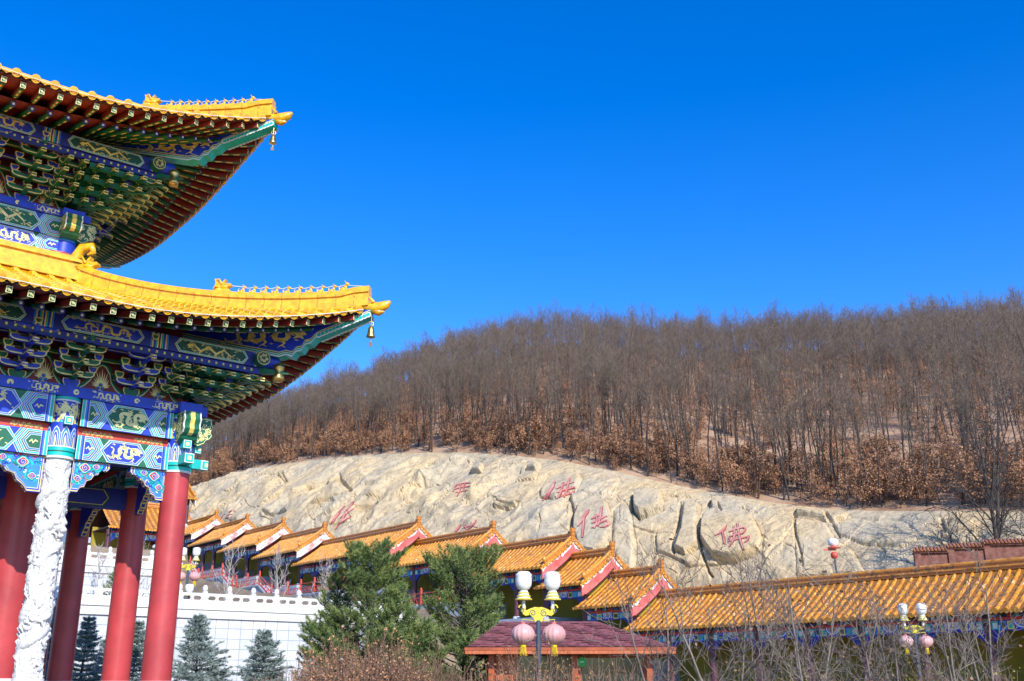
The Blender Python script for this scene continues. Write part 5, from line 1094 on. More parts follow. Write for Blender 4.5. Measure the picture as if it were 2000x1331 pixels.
e = empty("gallery_railing", tuple(cw(-2.0, 12, 11.35-ZD-3.1)), ROTZ, "red lattice railing of the gallery between the two pines", "railing"); railing(e, [(0, 0, 0), (0, 8.5, 0)])
# ---- other halls higher up at the left
o = P(316, 1050, 84); dq = o-Q; wq = dq.x*U3.x+dq.y*U3.y; tq = dq.x*V3.x+dq.y*V3.y
hall("side_hall", wq, tq, zat(84, 986), 5.0, ROTZ+math.pi/2, "orange-roofed hall seen between the second and the corner column", "hall", None, half=3.2, drop=2.2, far=True)
o = P(360, 960, 112); dq = o-Q; wq = dq.x*U3.x+dq.y*U3.y; tq = dq.x*V3.x+dq.y*V3.y
hall("side_hall", wq, tq, zat(112, 936), 12, ROTZ+math.pi/2, "far orange roof corner against the brown wood, right beside the corner column", "hall", None, half=3.0, drop=2.2, far=True)
# ---- white retaining walls with balustrades
def ret_wall(w0, w1, t, ztop, zbot, label, lab2, sp=1.17):
    a_ = cw(w0, t, 0); e = empty("retaining_wall", (a_.x, a_.y, zbot), ROTZ, label, "wall"); L = w1-w0; H = ztop-zbot
    q = MB(); q.box(0, L, 0, 0.5, 0, H-0.42, "wall_panels"); q.build("wall_face", e)
    q = MB(); q.box(-0.1, L+0.1, -0.1, 0.6, H-0.42, H-0.05, "marble"); q.box(-0.1, L+0.1, -0.16, 0.6, H-0.05, H+0.02, "white_paint"); q.build("coping", e)
    e = empty("balustrade", (a_.x, a_.y, ztop+0.02), ROTZ, lab2, "balustrade"); n = int(L/sp)
    for i in range(n+1):
        x = i*sp; q = MB(); q.box(x-0.10, x+0.10, 0.02, 0.22, 0, 0.74, "white_paint"); q.lathe([(0.07, 0.74), (0.11, 0.78), (0.12, 0.86), (0.10, 0.96), (0.05, 1.02)], 10, (x, 0.12, 0), "white_paint"); q.build("baluster_post", e)
        if i < n:
            q = MB(); f = lambda a2, b2, d: (x+a2, 0.07+d, b2); x0, x1 = 0.10, sp-0.10
            q.prism([(x0, 0), (x1, 0), (x1, 0.36), (x0, 0.36)], f, 0, 0.10, "white_paint"); q.prism([(x0, 0.54), (x1, 0.54), (x1, 0.66), (x0, 0.66)], f, -0.01, 0.11, "white_paint")
            m_ = (x0+x1)/2; q.prism([(m_-0.10, 0.361), (m_+0.10, 0.361), (m_+0.05, 0.45), (m_+0.12, 0.539), (m_-0.12, 0.539), (m_-0.05, 0.45)], f, 0.01, 0.09, "white_paint")
            for sg, xx in ((1, x0), (-1, x1)): q.prism([(xx, 0.361), (xx+sg*0.10, 0.361), (xx+sg*0.04, 0.45), (xx+sg*0.14, 0.539), (xx, 0.539)], f, 0.01, 0.09, "white_paint")
            q.build("baluster_panel", e)
ret_wall(-46, -11.5, 2.6, 4.78, -0.1, "white panelled retaining wall behind the blue spruces", "white stone balustrade along the lower terrace")
ret_wall(-38, -19.2, 16.0, 7.75, 4.4, "upper white terrace wall glimpsed between the red columns", "white stone balustrade of the upper terrace, between the columns")
# ---- booth with a maroon shingle roof
bc = P(1122, 1265, 33.0); zb_ = 0.1; e = empty("wooden_booth", (bc.x, bc.y+2.0, zb_), math.radians(-4), "low wooden booth with a maroon shingle hip roof behind the lantern lamp post", "booth")
ez = bc.z-zb_; hx, hy = 3.12, 2.5; az = zat(35, 1214)-zb_; rx = 1.35
q = MB(); A_ = [(-hx, -hy, ez), (hx, -hy, ez), (hx, hy, ez), (-hx, hy, ez)]; B_ = [(-rx-0.9, 0, az), (rx-0.5, 0, az)]
q.add(A_+B_, [(0, 1, 5, 4), (1, 2, 5), (2, 3, 4, 5), (3, 0, 4)], "shingle")
for k in range(1, 15):      # shingle courses
    f0 = k/15; zc = ez+(az-ez)*f0+0.012; w0 = -hx+(B_[0][0]+hx)*f0; w1 = hx+(B_[1][0]-hx)*f0; y_ = -hy*(1-f0); n = max(4, int((w1-w0)/0.32)); 
    for j in range(n):
        xa = w0+(w1-w0)*j/n; xb = w0+(w1-w0)*(j+0.93)/n; dz = 0.008*((j*7+k*3) % 4); q.add([(xa, y_-0.16, zc-0.16*(az-ez)/hy+dz), (xb, y_-0.16, zc-0.16*(az-ez)/hy+dz), (xb, y_+0.02, zc+0.006), (xa, y_+0.02, zc+0.006)], [(0, 1, 2, 3)], "shingle")
q.build("roof", e)
q = MB()
for (x0, x1, y0_, y1_) in ((-hx-0.04, hx+0.04, -hy-0.05, -hy+0.02), (-hx-0.04, hx+0.04, hy-0.02, hy+0.05), (-hx-0.05, -hx+0.02, -hy, hy), (hx-0.02, hx+0.05, -hy, hy)):
    q.box(x0, x1, y0_, y1_, ez-0.10, ez-0.01, "fascia"); q.box(x0+0.01, x1-0.01, y0_+0.01, y1_-0.001, ez-0.20, ez-0.105, "booth_wood")
q.box(-hx+0.02, hx-0.02, -hy+0.02, hy-0.02, ez-0.12, ez-0.08, "shadow_wood"); q.build("fascia", e)
q = MB(); q.box(-2.3, 2.35, -1.7, 2.0, 0, ez-0.12, "booth_wood"); 
for i in range(16): q.box(-2.3+i*0.3, -2.27+i*0.3, -1.712, -1.70, 0.0, ez-0.9, "shadow_wood")
for z_ in (0.9, 1.3): q.box(-2.31, 2.36, -1.73, -1.701, z_, z_+0.06, "fascia")
q.build("wall", e)
for x in (-2.4, 0.15, 2.4): q = MB(); q.box(x-0.09, x+0.09, -1.95, -1.75, 0, ez-0.12, "fascia"); q.build("post", e)
q = MB(); q.box(-1.6, 0.0, -1.74, -1.71, 1.42, ez-0.25, "dark_window"); q.box(0.35, 2.2, -1.74, -1.71, 1.42, ez-0.3, "dark_window"); q.build("window", e)
q = MB(); q.box(0.55, 1.1, -1.77, -1.745, 0.9, 1.45, "cream_panel"); q.build("notice_panel", e)
q = MB(); q.tube([(0.36, -1.96, ez-0.42), (0.36, -1.93, ez-0.42)], 0.14, 16, "green_sign", smooth=False); q.box(0.30, 0.42, -1.97, -1.962, ez-0.44, ez-0.40, "white_paint"); q.build("green_sign", e)
# ---- lamp posts
def lamp(x, y, z, s, rz, label, far=False):
    e = empty("lantern_lamp", (x, y, z), rz, label, "street lamp", "twin lantern lamp posts")
    q = MB(); q.lathe([(0.12, 0), (0.12, 0.25), (0.065, 0.3), (0.06, 2.6*s), (0.055, 3.28*s)], 14, (0, 0, 0), "lamp_pole"); q.build("pole", e)
    q = MB()
    for sg in (-1, 1):
        pts = [(sg*(0.02+0.02*k), 0) for k in range(2)]
        f = lambda a_, b_, d: (sg*a_*s, d, (3.30+b_)*s)
        q.prism([(0.0, -0.02), (0.08, -0.06), (0.12, 0.04), (0.20, 0.10), (0.30, 0.08), (0.36, 0.12), (0.40, 0.20), (0.36, 0.26), (0.28, 0.20), (0.20, 0.24), (0.08, 0.28), (0.0, 0.27)], f, -0.035, 0.035, "lamp_yellow")
        q.tube([(sg*s*(0.38+0.075*math.cos(k*0.7)), 0, s*(3.56+0.075*math.sin(k*0.7))) for k in range(8)], 0.022, 6, "lamp_yellow")
        curl(q, lambda a_, b_, d: f(a_, b_, -d), 0.13, 0.14, 0.09, 0.045, "lamp_pole", rnd, 0.016); curl(q, lambda a_, b_, d: f(a_, b_, -d), 0.38, 0.20, 0.06, 0.045, "lamp_pole", rnd, 0.014)
        q.tube([(sg*0.05*s, 0, 3.27*s), (sg*0.38*s, 0, 3.30*s), (sg*0.38*s, 0, 3.24*s)], 0.011, 5, "lamp_yellow")
    q.build("scroll_bracket", e)
    for sg in (-1, 1):
        x0 = sg*0.34*s
        q = MB(); q.lathe([(0.04, 3.55*s), (0.04, 3.74*s)], 8, (x0, 0, 0), "white_paint")
        for zz, r_ in ((3.74, 0.20), (3.81, 0.165), (3.88, 0.13)): q.lathe([(r_*s, zz*s), (r_*s*0.98, (zz+0.025)*s), (r_*s*0.85, (zz+0.035)*s)], 18, (x0, 0, 0), "lamp_yellow"); q.lathe([(r_*s*0.8, (zz+0.035)*s), (r_*s*0.75, (zz+0.07)*s)], 16, (x0, 0, 0), "white_paint")
        q.build("lamp_neck", e)
        q = MB(); q.lathe([(0.06*s, 3.95*s), (0.14*s, 3.99*s), (0.185*s, 4.07*s), (0.195*s, 4.18*s), (0.185*s, 4.28*s), (0.195*s, 4.33*s), (0.155*s, 4.345*s), (0.15*s, 4.37*s), (0.13*s, 4.385*s), (0.02, 4.39*s)], 22, (x0, 0, 0), "lamp_glass", sq=None); q.build("globe", e)
        q = MB(); x0 = sg*0.36*s; q.lathe([(0.05*s, 3.20*s), (0.10*s, 3.185*s), (0.20*s, 3.13*s), (0.255*s, 3.05*s), (0.275*s, 2.97*s), (0.255*s, 2.89*s), (0.20*s, 2.81*s), (0.10*s, 2.75*s), (0.07*s, 2.735*s)], 60, (x0, 0, 0), "lantern_pink", sq=lambda a_: 0.96+0.06*abs(math.cos(a_*7.5))**0.7)
        q.lathe([(0.055*s, 3.20*s), (0.055*s, 3.24*s)], 12, (x0, 0, 0), "gable_pink"); lt = q.build("lantern", e)
        q = MB(); q.lathe([(0.07*s, 2.735*s), (0.075*s, 2.69*s)], 12, (x0, 0, 0), "tassel")
        for k in range(18): a_ = k*0.349; q.bar((x0+0.065*s*math.cos(a_), 0.065*s*math.sin(a_), 2.70*s), (x0+0.075*s*math.cos(a_), 0.075*s*math.sin(a_), (2.55-0.03*(k % 3))*s), 0.012, 0.012, "tassel")
        q.build("tassel", lt)
    return e
o = P(1052, 1290, 25.0); lz = zat(25, 1117)-4.39; lamp(o.x, 25.0, lz, 1.0, 0.08, "white-globed lamp post with two big pink lanterns in front of the booth")
o = P(367, 1120, 52.0); lamp(o.x, 52.0, zat(52, 1070)-4.39*0.98, 0.98, 0.0, "lantern lamp post on the terrace just right of the corner column")
o = P(1793, 1290, 37.5); e_ = lamp(o.x, 37.5, zat(37.5, 1179)-4.39*0.9, 0.9, -0.35, "lantern lamp post tangled in bare branches at the right")
# low lamp behind the balustrade and the far single red lamp
o = P(370, 1150, 50.0); e = empty("low_lamp", (o.x, 50.0, 4.5), 0, "low white globe lamp behind the balustrade at the foot of the taller lamp", "lamp"); zt_ = zat(50, 1141)-4.5
q = MB(); q.lathe([(0.05, 0), (0.05, zt_-0.55)], 10, (0, 0, 0), "lamp_pole"); q.lathe([(0.2, zt_-0.55), (0.2, zt_-0.50), (0.08, zt_-0.44)], 12, (0, 0, 0), "lamp_yellow"); q.build("pole", e)
q = MB(); q.lathe([(0.08, zt_-0.44), (0.2, zt_-0.3), (0.2, zt_-0.08), (0.16, zt_-0.02), (0.02, zt_)], 16, (0, 0, 0), "lamp_glass"); q.build("globe", e)
o = P(1630, 1090, 53.0); zg_ = 2.0; zt_ = zat(53, 1053)-zg_; e = empty("red_lamp", (o.x, 53.0, zg_), 0, "single white globe on a red-collared black post above the long roof", "lamp")
q = MB(); q.tube([(0.25, 0, 0), (0.0, 0, zt_-1.0)], 0.05, 8, "lamp_pole"); q.build("pole", e)
q = MB(); q.lathe([(0.09, zt_-0.98), (0.17, zt_-0.9), (0.19, zt_-0.74), (0.09, zt_-0.64)], 12, (0, 0, 0), "rail_red"); q.box(-0.5, 0.1, -0.04, 0.04, zt_-0.58, zt_-0.5, "rail_red"); q.lathe([(0.33, zt_-0.46), (0.33, zt_-0.42), (0.1, zt_-0.36)], 12, (0.03, 0, 0), "rail_red"); q.build("collar", e)
q = MB(); q.lathe([(0.1, zt_-0.38), (0.27, zt_-0.28), (0.27, zt_-0.08), (0.2, zt_), (0.02, zt_+0.01)], 16, (0, 0, 0), "lamp_glass"); q.build("globe", e)
# ---- brick wall with a tiled coping behind the long roof
def brick(px0, px1, Yv, py0, py1, name_i):
    A_ = P(px0, py0, Yv); B_ = P(px1, py1, Yv-3.0); return A_, B_
segs = [(1787, 1650+0, 56, 1071, 1848), (1848, 0, 55, 1066, 1912), (1912, 0, 53, 1057, 2080)]
o0 = P(1787, 1075, 50); e = empty("brick_wall", (o0.x, o0.y, 3.0), math.radians(-14), "stepped dark red brick wall with a tiled coping above the long roof", "brick wall")
for k, (x0, x1, zt2) in enumerate(((0, 1.5, zat(50, 1070)-3), (1.5, 3.1, zat(50, 1064)-3), (3.1, 8.0, zat(49.5, 1056)-3))):
    q = MB(); q.box(x0, x1-0.003, 0, 0.4, 0, zt2-0.28, "brick_red"); q.box(x0-0.05, x0+0.22, -0.08, 0.48, 0.002, zt2-0.1, "brick_red"); q.build("wall", e)
    q = MB(); q.box(x0-0.08, x1, -0.12, 0.52, zt2-0.28, zt2-0.2, "brick_red"); q.prism([(-0.2, zt2-0.2), (0.6, zt2-0.2), (0.2, zt2+0.02)], lambda a_, b_, d: (x0-0.05+d, a_, b_), 0, x1-x0, "orange_ridge")
    for j in range(int((x1-x0)/0.16)): q.bar((x0+0.08+j*0.16, -0.22, zt2-0.18), (x0+0.08+j*0.16, 0.2, zt2+0.04), 0.07, 0.05, "brick_red")
    q.build("coping", e)
# ================================================================== TREES AND SHRUBS
def seg_mesh(segs, n=3):
    """segs: array (k,8) p0,p1,r0,r1 -> V,F of open n-sided prisms"""
    s = np.asarray(segs, float); p0, p1, r0, r1 = s[:, 0:3], s[:, 3:6], s[:, 6], s[:, 7]
    d = p1-p0; d /= np.linalg.norm(d, axis=1, keepdims=True)+1e-9
    ref = np.where(np.abs(d[:, 2:3]) < 0.9, np.array([[0, 0, 1.0]]), np.array([[1.0, 0, 0]])); a = np.cross(d, ref); a /= np.linalg.norm(a, axis=1, keepdims=True)+1e-9; b = np.cross(d, a)
    V = []; 
    for j in range(n):
        t = 2*np.pi*j/n; o = a*np.cos(t)+b*np.sin(t); V.append(p0+o*r0[:, None]); V.append(p1+o*r1[:, None])
    V = np.stack(V, 1).reshape(-1, 3); k = len(s); base = np.arange(k)[:, None]*2*n
    Fc = np.concatenate([base+np.array([[2*j, 2*((j+1) % n), 2*((j+1) % n)+1, 2*j+1]]) for j in range(n)], 0)
    return V, Fc
def unit(v): return v/(np.linalg.norm(v)+1e-9)
def grow(rg, p, d, L, r, n, wob, up, out, r_end=0.35):
    pts = [p]; 
    for i in range(n):
        d = unit(d+rg.normal(0, wob, 3)+np.array([0, 0, up])); q = p+d*L/n; r1 = r*(1-(1-r_end)*(i+1)/n); out.append((*p, *q, r*(1-(1-r_end)*i/n), r1)); p = q; pts.append(p)
    return pts, d
def bare_tree(seed, H, tr=0.11, fork=0.35, nb=16, spread=0.55, tw=0.014, subs=6, twn=4, lean=0.03):
    rg = np.random.default_rng(seed); T = []; C = []
    tp, _ = grow(rg, np.array([0, 0, -0.4]), unit(np.array([rg.normal(0, lean), rg.normal(0, lean), 1])), H*0.82, tr, 9, 0.045, 0.03, T, 0.22)
    for k in range(nb):
        f = fork+(1-fork)*(k+rg.random()*0.7)/nb; i = min(int(f*9), 8); u = f*9-i; p = tp[i]*(1-u)+tp[i+1]*u; an = k*2.4+rg.normal(0, 0.3)
        el = spread*(1.15-0.5*f); d = np.array([math.cos(an)*math.sin(el), math.sin(an)*math.sin(el), math.cos(el)]); L = H*(0.40-0.20*f)*rg.uniform(0.8, 1.25); r = tr*(0.42-0.25*f)
        bp, _ = grow(rg, p, d, L, r, 5, 0.13, 0.06, C, 0.3)
        for j in range(subs):
            g_ = 0.2+0.78*(j+rg.random()*0.5)/subs; i2 = min(int(g_*5), 4); p2 = bp[i2]*(1-(g_*5-i2))+bp[i2+1]*(g_*5-i2); a2 = rg.uniform(0, 6.28); dd = unit(bp[i2+1]-bp[i2])
            s2 = unit(np.cross(dd, [math.cos(a2), math.sin(a2), 0.3])); d2 = unit(dd*0.8+s2*0.75); L2 = L*rg.uniform(0.28, 0.5)
            sp2, _ = grow(rg, p2, d2, L2, max(tw*1.3, r*0.4), 3, 0.16, 0.08, C, 0.5)
            for m in range(twn):
                i3 = rg.integers(0, 3); p3 = sp2[i3]+(sp2[i3+1]-sp2[i3])*rg.random(); d3 = unit(unit(sp2[i3+1]-sp2[i3])*0.8+rg.normal(0, 0.5, 3)+np.array([0, 0, 0.15])); L3 = L2*rg.uniform(0.35, 0.7)
                grow(rg, p3, d3, L3, tw, 2, 0.2, 0.05, C, 0.35)
    return np.array(T), np.array(C)
def leaf_quads(rg, pts, size, n_each=1, spread=0.1, flat=0.6):
    pts = np.repeat(pts, n_each, 0); k = len(pts); c = pts+rg.normal(0, spread, (k, 3)); a = rg.normal(0, 1, (k, 3)); a /= np.linalg.norm(a, axis=1, keepdims=True); b = rg.normal(0, 1, (k, 3)); b = np.cross(a, b); b /= np.linalg.norm(b, axis=1, keepdims=True)
    s = size*rg.uniform(0.6, 1.3, (k, 1)); V = np.stack([c-a*s, c-b*s*flat, c+a*s, c+b*s*flat], 1).reshape(-1, 3); return V, np.arange(4*k).reshape(-1, 4)
def join(*parts):
    V = []; Fc = []; M = []; o = 0
    for v, f, m in parts: V.append(v); Fc.append(f+o); M.append(np.full(len(f), m)); o += len(v)
    return np.concatenate(V), np.concatenate(Fc), np.concatenate(M)
# ---- forest kinds
kinds = []
for k in range(7):
    H = (9.5, 11, 8.5, 10, 12, 9, 10.5)[k]; T, C = bare_tree(100+k, H, tr=0.072+0.012*(k % 3), fork=(0.58, 0.66, 0.50, 0.70, 0.62, 0.54, 0.64)[k], nb=11+k % 4, spread=0.44+0.06*(k % 3), tw=0.012, subs=4, twn=2)
    tv, tf = seg_mesh(T, 5); cv, cf = seg_mesh(C, 3)
    kinds.append(dict(trunk=npmesh("trunk", tv, tf, ["bark"], link=False), crown=npmesh("crown", cv, cf, ["wood_twig"], link=False), both=npmesh("bare_tree_shape", *join((tv, tf, 0), (cv, cf, 1))[:2], ["bark", "wood_twig"], mi=np.concatenate([np.zeros(len(tf)), np.ones(len(cf))]), link=False), H=H))
oaks = []
for k in range(5):
    rg = np.random.default_rng(300+k); H = (3.6, 4.4, 3.0, 5.0, 4.0)[k]; T, C = bare_tree(200+k, H, tr=0.05, fork=0.2, nb=11, spread=0.9, tw=0.012, subs=4, twn=2)
    ends = C[rg.random(len(C)) < 0.75][:, 3:6]; lv, lf = leaf_quads(rg, ends, 0.085, 2, 0.12)
    tv, tf = seg_mesh(T, 4); cv, cf = seg_mesh(C, 3)
    oaks.append(dict(trunk=npmesh("trunk", *join((tv, tf, 0), (cv, cf, 0))[:2], ["bark"], link=False), crown=npmesh("crown", lv, lf, ["oak_leaf"], smooth=False, link=False), both=npmesh("oak_sapling_shape", *join((tv, tf, 0), (cv, cf, 0), (lv, lf, 1))[:2], ["bark", "oak_leaf"], mi=np.concatenate([np.zeros(len(tf)+len(cf)), np.ones(len(lf))]), link=False)))
def scatter(n, smax, seed, smin=0.004, pw=0.8, edge=0.13):
    rg = np.random.default_rng(seed); i = rg.uniform(0, len(tc)-1.01, n*6); s = smin+rg.random(n*6)**pw*(smax-smin); s = np.where(rg.random(n*6) < (0.26 if seed == 23 else 0.13), rg.uniform(-0.006, 0.05, n*6), s); i0 = i.astype(int); w = (rr_[i0]+(Dc[i0]-rr_[i0])*s)*(np.abs(np.arctan2(dyr, dxr)[i0]-np.arctan2(dyr, dxr)[np.minimum(i0+1, len(tc)-1)]))*(Dc[i0]-rr_[i0])
    keep = rg.random(n*6) < w/np.quantile(w, 0.97); i, s = i[keep], s[keep]; x, y, z = hill_pt(i, s); px, py = nproj(x, y, z); ok = (px > 200) & (px < 2080); i, s, x, y, z, px = i[ok][:n], s[ok][:n], x[ok][:n], y[ok][:n], z[ok][:n], px[ok][:n]
    return x, y, z, px, s
def instancer(name, pts, rot, scl, var, meshes, label_kind="stuff"):
    me = bpy.data.meshes.new(name); me.from_pydata([tuple(p) for p in pts], [], [])
    for nm, ty, dat in (("rot", 'FLOAT_VECTOR', np.asarray(rot, np.float32).ravel()), ("scl", 'FLOAT', np.asarray(scl, np.float32)), ("var", 'INT', np.asarray(var, np.int32))):
        at = me.attributes.new(nm, ty, 'POINT'); at.data.foreach_set("vector" if ty == 'FLOAT_VECTOR' else "value", dat)
    o = bpy.data.objects.new(name, me); COL.objects.link(o); o["kind"] = label_kind
    ng = bpy.data.node_groups.new(name, 'GeometryNodeTree'); ng.interface.new_socket("Geometry", in_out='INPUT', socket_type='NodeSocketGeometry'); ng.interface.new_socket("Geometry", in_out='OUTPUT', socket_type='NodeSocketGeometry')
    N = ng.nodes; Lk = ng.links; gi = N.new("NodeGroupInput"); go = N.new("NodeGroupOutput"); jn = N.new("GeometryNodeJoinGeometry")
    def attr(nm, ty): a_ = N.new("GeometryNodeInputNamedAttribute"); a_.data_type = ty; a_.inputs["Name"].default_value = nm; return a_.outputs["Attribute"]
    ro, sc_, va = attr("rot", 'FLOAT_VECTOR'), attr("scl", 'FLOAT'), attr("var", 'INT')
    for k, ms in enumerate(meshes):
        po = bpy.data.objects.new(ms.name, ms)
        oi = N.new("GeometryNodeObjectInfo"); oi.inputs["Object"].default_value = po; oi.inputs["As Instance"].default_value = True
        cmp_ = N.new("FunctionNodeCompare"); cmp_.data_type = 'INT'; cmp_.operation = 'EQUAL'; Lk.new(va, cmp_.inputs[2]); cmp_.inputs[3].default_value = k
        ip = N.new("GeometryNodeInstanceOnPoints"); Lk.new(gi.outputs[0], ip.inputs["Points"]); Lk.new(cmp_.outputs[0], ip.inputs["Selection"]); Lk.new(oi.outputs["Geometry"], ip.inputs["Instance"]); Lk.new(ro, ip.inputs["Rotation"]); Lk.new(sc_, ip.inputs["Scale"]); Lk.new(ip.outputs[0], jn.inputs[0])
    Lk.new(jn.outputs[0], go.inputs[0]); md = o.modifiers.new("scatter", 'NODES'); md.node_group = ng
    return o
def forest(name, n, smax, seed, kinds_, sc0, sc1, n_ind, label, cat, group, stuff_name, leanv, smin=0.004, pw=0.8):
    x, y, z, px, s = scatter(n, smax, seed, smin, pw); rg = np.random.default_rng(seed+1); order = np.argsort(np.hypot(x, y)+np.where((px > 410) & (px < 2000), 0, 1000)); var = rg.integers(0, len(kinds_), len(x)); scl = rg.uniform(sc0, sc1, len(x)); rot = np.stack([rg.normal(0, leanv, len(x)), rg.normal(0, leanv, len(x)), rg.uniform(0, 6.283, len(x))], 1)
    ind = order[:n_ind]; first = {}
    for i in ind:
        e = bpy.data.objects.new(name, None); COL.objects.link(e); e.location = (x[i], y[i], z[i]-0.05); e.rotation_euler = rot[i]; e.scale = (scl[i],)*3; e.empty_display_size = 0.3
        tagit(e, label, cat, group); k = kinds_[var[i]]
        if var[i] not in first:
            t_ = bpy.data.objects.new("trunk", k["trunk"]); c_ = bpy.data.objects.new("crown", k["crown"]); first[var[i]] = (t_, c_)
        else: t_, c_ = (q.copy() for q in first[var[i]])
        for q in (t_, c_): COL.objects.link(q); q.parent = e
    r = order[n_ind:]; instancer(stuff_name, np.stack([x[r], y[r], z[r]], 1), rot[r], scl[r], var[r], [k["both"] for k in kinds_])
forest("bare_tree", 3700, 1.05, 11, kinds, 0.66, 1.04, 300, "tall leafless grey tree on the brown slope above the cliff", "tree", "leafless trees on the hill above the cliff", "bare_wood", 0.05)
forest("oak_sapling", 3300, 1.0, 23, oaks, 0.38, 0.95, 300, "low young oak keeping its dry brown leaves on the slope above the cliff", "young oak", "young brown-leaved oaks above the cliff", "oak_undergrowth", 0.08, pw=0.95)
# ---- conifers
def needles(rg, pts, dirs, n, L, w, fwd):
    k = len(pts); p = np.repeat(pts, n, 0)+0; d = np.repeat(dirs, n, 0); v = rg.normal(0, 1, (k*n, 3)); v /= np.linalg.norm(v, axis=1, keepdims=True); v = v+d*fwd; v /= np.linalg.norm(v, axis=1, keepdims=True)
    s = np.cross(v, rg.normal(0, 1, (k*n, 3))); s /= np.linalg.norm(s, axis=1, keepdims=True)+1e-9; Ln = L*rg.uniform(0.7, 1.2, (k*n, 1)); q = p+d*rg.uniform(-0.5, 0.5, (k*n, 1))*L*0.8
    V = np.stack([q-s*w, q+s*w, q+v*Ln], 1).reshape(-1, 3); return V, np.arange(3*k*n).reshape(-1, 3)
def conifer(name, x, y, z, H, R, seed, label, cat, group, kind, rz=0):
    rg = np.random.default_rng(seed); e = empty(name, (x, y, z), rz, label, cat, group); T = []; B = []; NP = []; ND = []
    grow(rg, np.array([0, 0, -0.3]), np.array([0, 0, 1.0]), H*0.99, 0.022*H, 12, 0.012 if kind == 'spruce' else 0.03, 0.02, T, 0.08)
    top = [np.array(T[0][:3])]+[np.array(t_[3:6]) for t_ in T]
    nw = int(H*(5.6 if kind == 'spruce' else 3.9)); 
    for k in range(nw):
        f = 0.05+0.94*(k/nw)**(0.9); h = f*H; i = min(int(h/(H*0.99)*12), 11); c = top[i]+(top[i+1]-top[i])*(h/(H*0.99)*12-i); prof = (1-f)**0.85 if kind == 'spruce' else ((1-f)**0.50*(0.80+0.20*math.sin(f*11+seed)))
        for m in range(7 if kind == 'spruce' else 6):
            an = m*6.283/(7 if kind == 'spruce' else 6)+k*1.1+rg.normal(0, 0.25); L = max(0.12, R*prof*(rg.uniform(0.6, 1.3) if kind == 'spruce' else rg.uniform(0.5, 1.25)))
            el = (-0.05+0.75*f**2) if kind == 'spruce' else (0.15+0.55*f); d = np.array([math.cos(an)*math.cos(el), math.sin(an)*math.cos(el), math.sin(el)])
            nb = max(2, int(L/0.28)); bp, de = grow(rg, c, d, L, 0.012+0.012*L, nb, 0.07, 0.05 if kind == 'pine' else 0.02, B, 0.3)
            for j in range(nb):
                for u in (0.25, 0.75):
                    p_ = bp[j]+(bp[j+1]-bp[j])*u; fr = (j+u)/nb; dd = unit(bp[j+1]-bp[j])
                    if kind == 'pine' and fr < 0.42: continue
                    NP.append(p_); ND.append(dd)
                    for sg in (-1, 1):
                        if rg.random() < (0.2 if kind == 'spruce' else 0.22): continue
                        sd = unit(np.cross(dd, [0, 0, 1]))*sg; ls = L*(0.42 if kind == 'spruce' else 0.36)*(1.05-fr)+(0.10 if kind == 'spruce' else 0.22); d2 = unit(dd*0.75+sd*0.8+np.array([0, 0, -0.08 if kind == 'spruce' else 0.30])); ns = max(1, int(ls/0.13)); tp_, _ = grow(rg, p_, d2, ls, 0.007, ns, 0.08, 0.04 if kind == 'spruce' else 0.10, B, 0.5)
                        for a_, b_ in zip(tp_[:-1], tp_[1:]): NP.append((a_+b_)/2); ND.append(unit(b_-a_)); 
                        NP.append(tp_[-1]); ND.append(unit(tp_[-1]-tp_[-2]))
    NP.append(top[-1]); ND.append(np.array([0, 0, 1.0])); NP = np.array(NP); ND = np.array(ND)
    tv, tf = seg_mesh(T, 7); bv, bf = seg_mesh(B, 3); tk = npmesh("trunk", *join((tv, tf, 0), (bv, bf, 0))[:2], ["bark"], parent=e)
    if kind == 'spruce': nv, nf = needles(rg, NP, ND, 13, 0.11, 0.011, 1.3)
    else: nv, nf = needles(rg, NP, ND, 14, 0.15, 0.010, 0.9)
    c_ = npmesh("crown", nv, nf, ["spruce_needle" if kind == 'spruce' else "pine_needle"], smooth=False, parent=e); print(name, len(nf)); return e
def at(px, py, Yv): q = P(px, py, Yv); return q.x, q.y
for px, ptop, Yv, R, sd, lab in ((385, 1183, 39, 2.0, 1, "large blue spruce just right of the corner column"), (517, 1213, 38, 1.9, 2, "smaller blue spruce to the right of the large one, before the white wall"), (160, 1188, 40, 1.3, 3, "blue spruce between the carved column and the second red column"), (262, 1196, 40, 1.2, 4, "blue spruce showing between the two lit red columns"), (206, 1232, 42, 0.8, 5, "thin low spruce touching the left edge of the second red column"), (95, 1150, 43, 1.3, 6, "blue spruce mostly hidden behind the carved white column"), (610, 1270, 36.5, 0.9, 7, "small pale green spruce at the foot of the left pine")):
    x, y = at(px, 1300, Yv); conifer("blue_spruce", x, y, 0.1, zat(Yv, ptop)-0.1, R, sd, lab, "spruce", "blue spruces before the white wall", 'spruce')
for px, ptop, Yv, R, sd, lab in ((725, 1050, 37, 3.2, 11, "broad pine with a ragged double top, left of the pair"), (906, 1062, 38.5, 3.7, 12, "taller-looking dense pine right behind the lantern lamp post"), (208, 1085, 55, 1.3, 13, "small pine on the upper terrace between the red columns"), (790, 1130, 36.5, 2.1, 14, "lower pine filling the gap between the two big pines"), (655, 1110, 39, 2.1, 15, "lower pine leaning out at the left edge of the pine clump")):
    x, y = at(px, 1300, Yv); zg0 = float(ground(np.array(x), np.array(y))); conifer("pine_tree", x, y, zg0, zat(Yv, ptop)-zg0, R, sd, lab, "pine", "pines", 'pine')
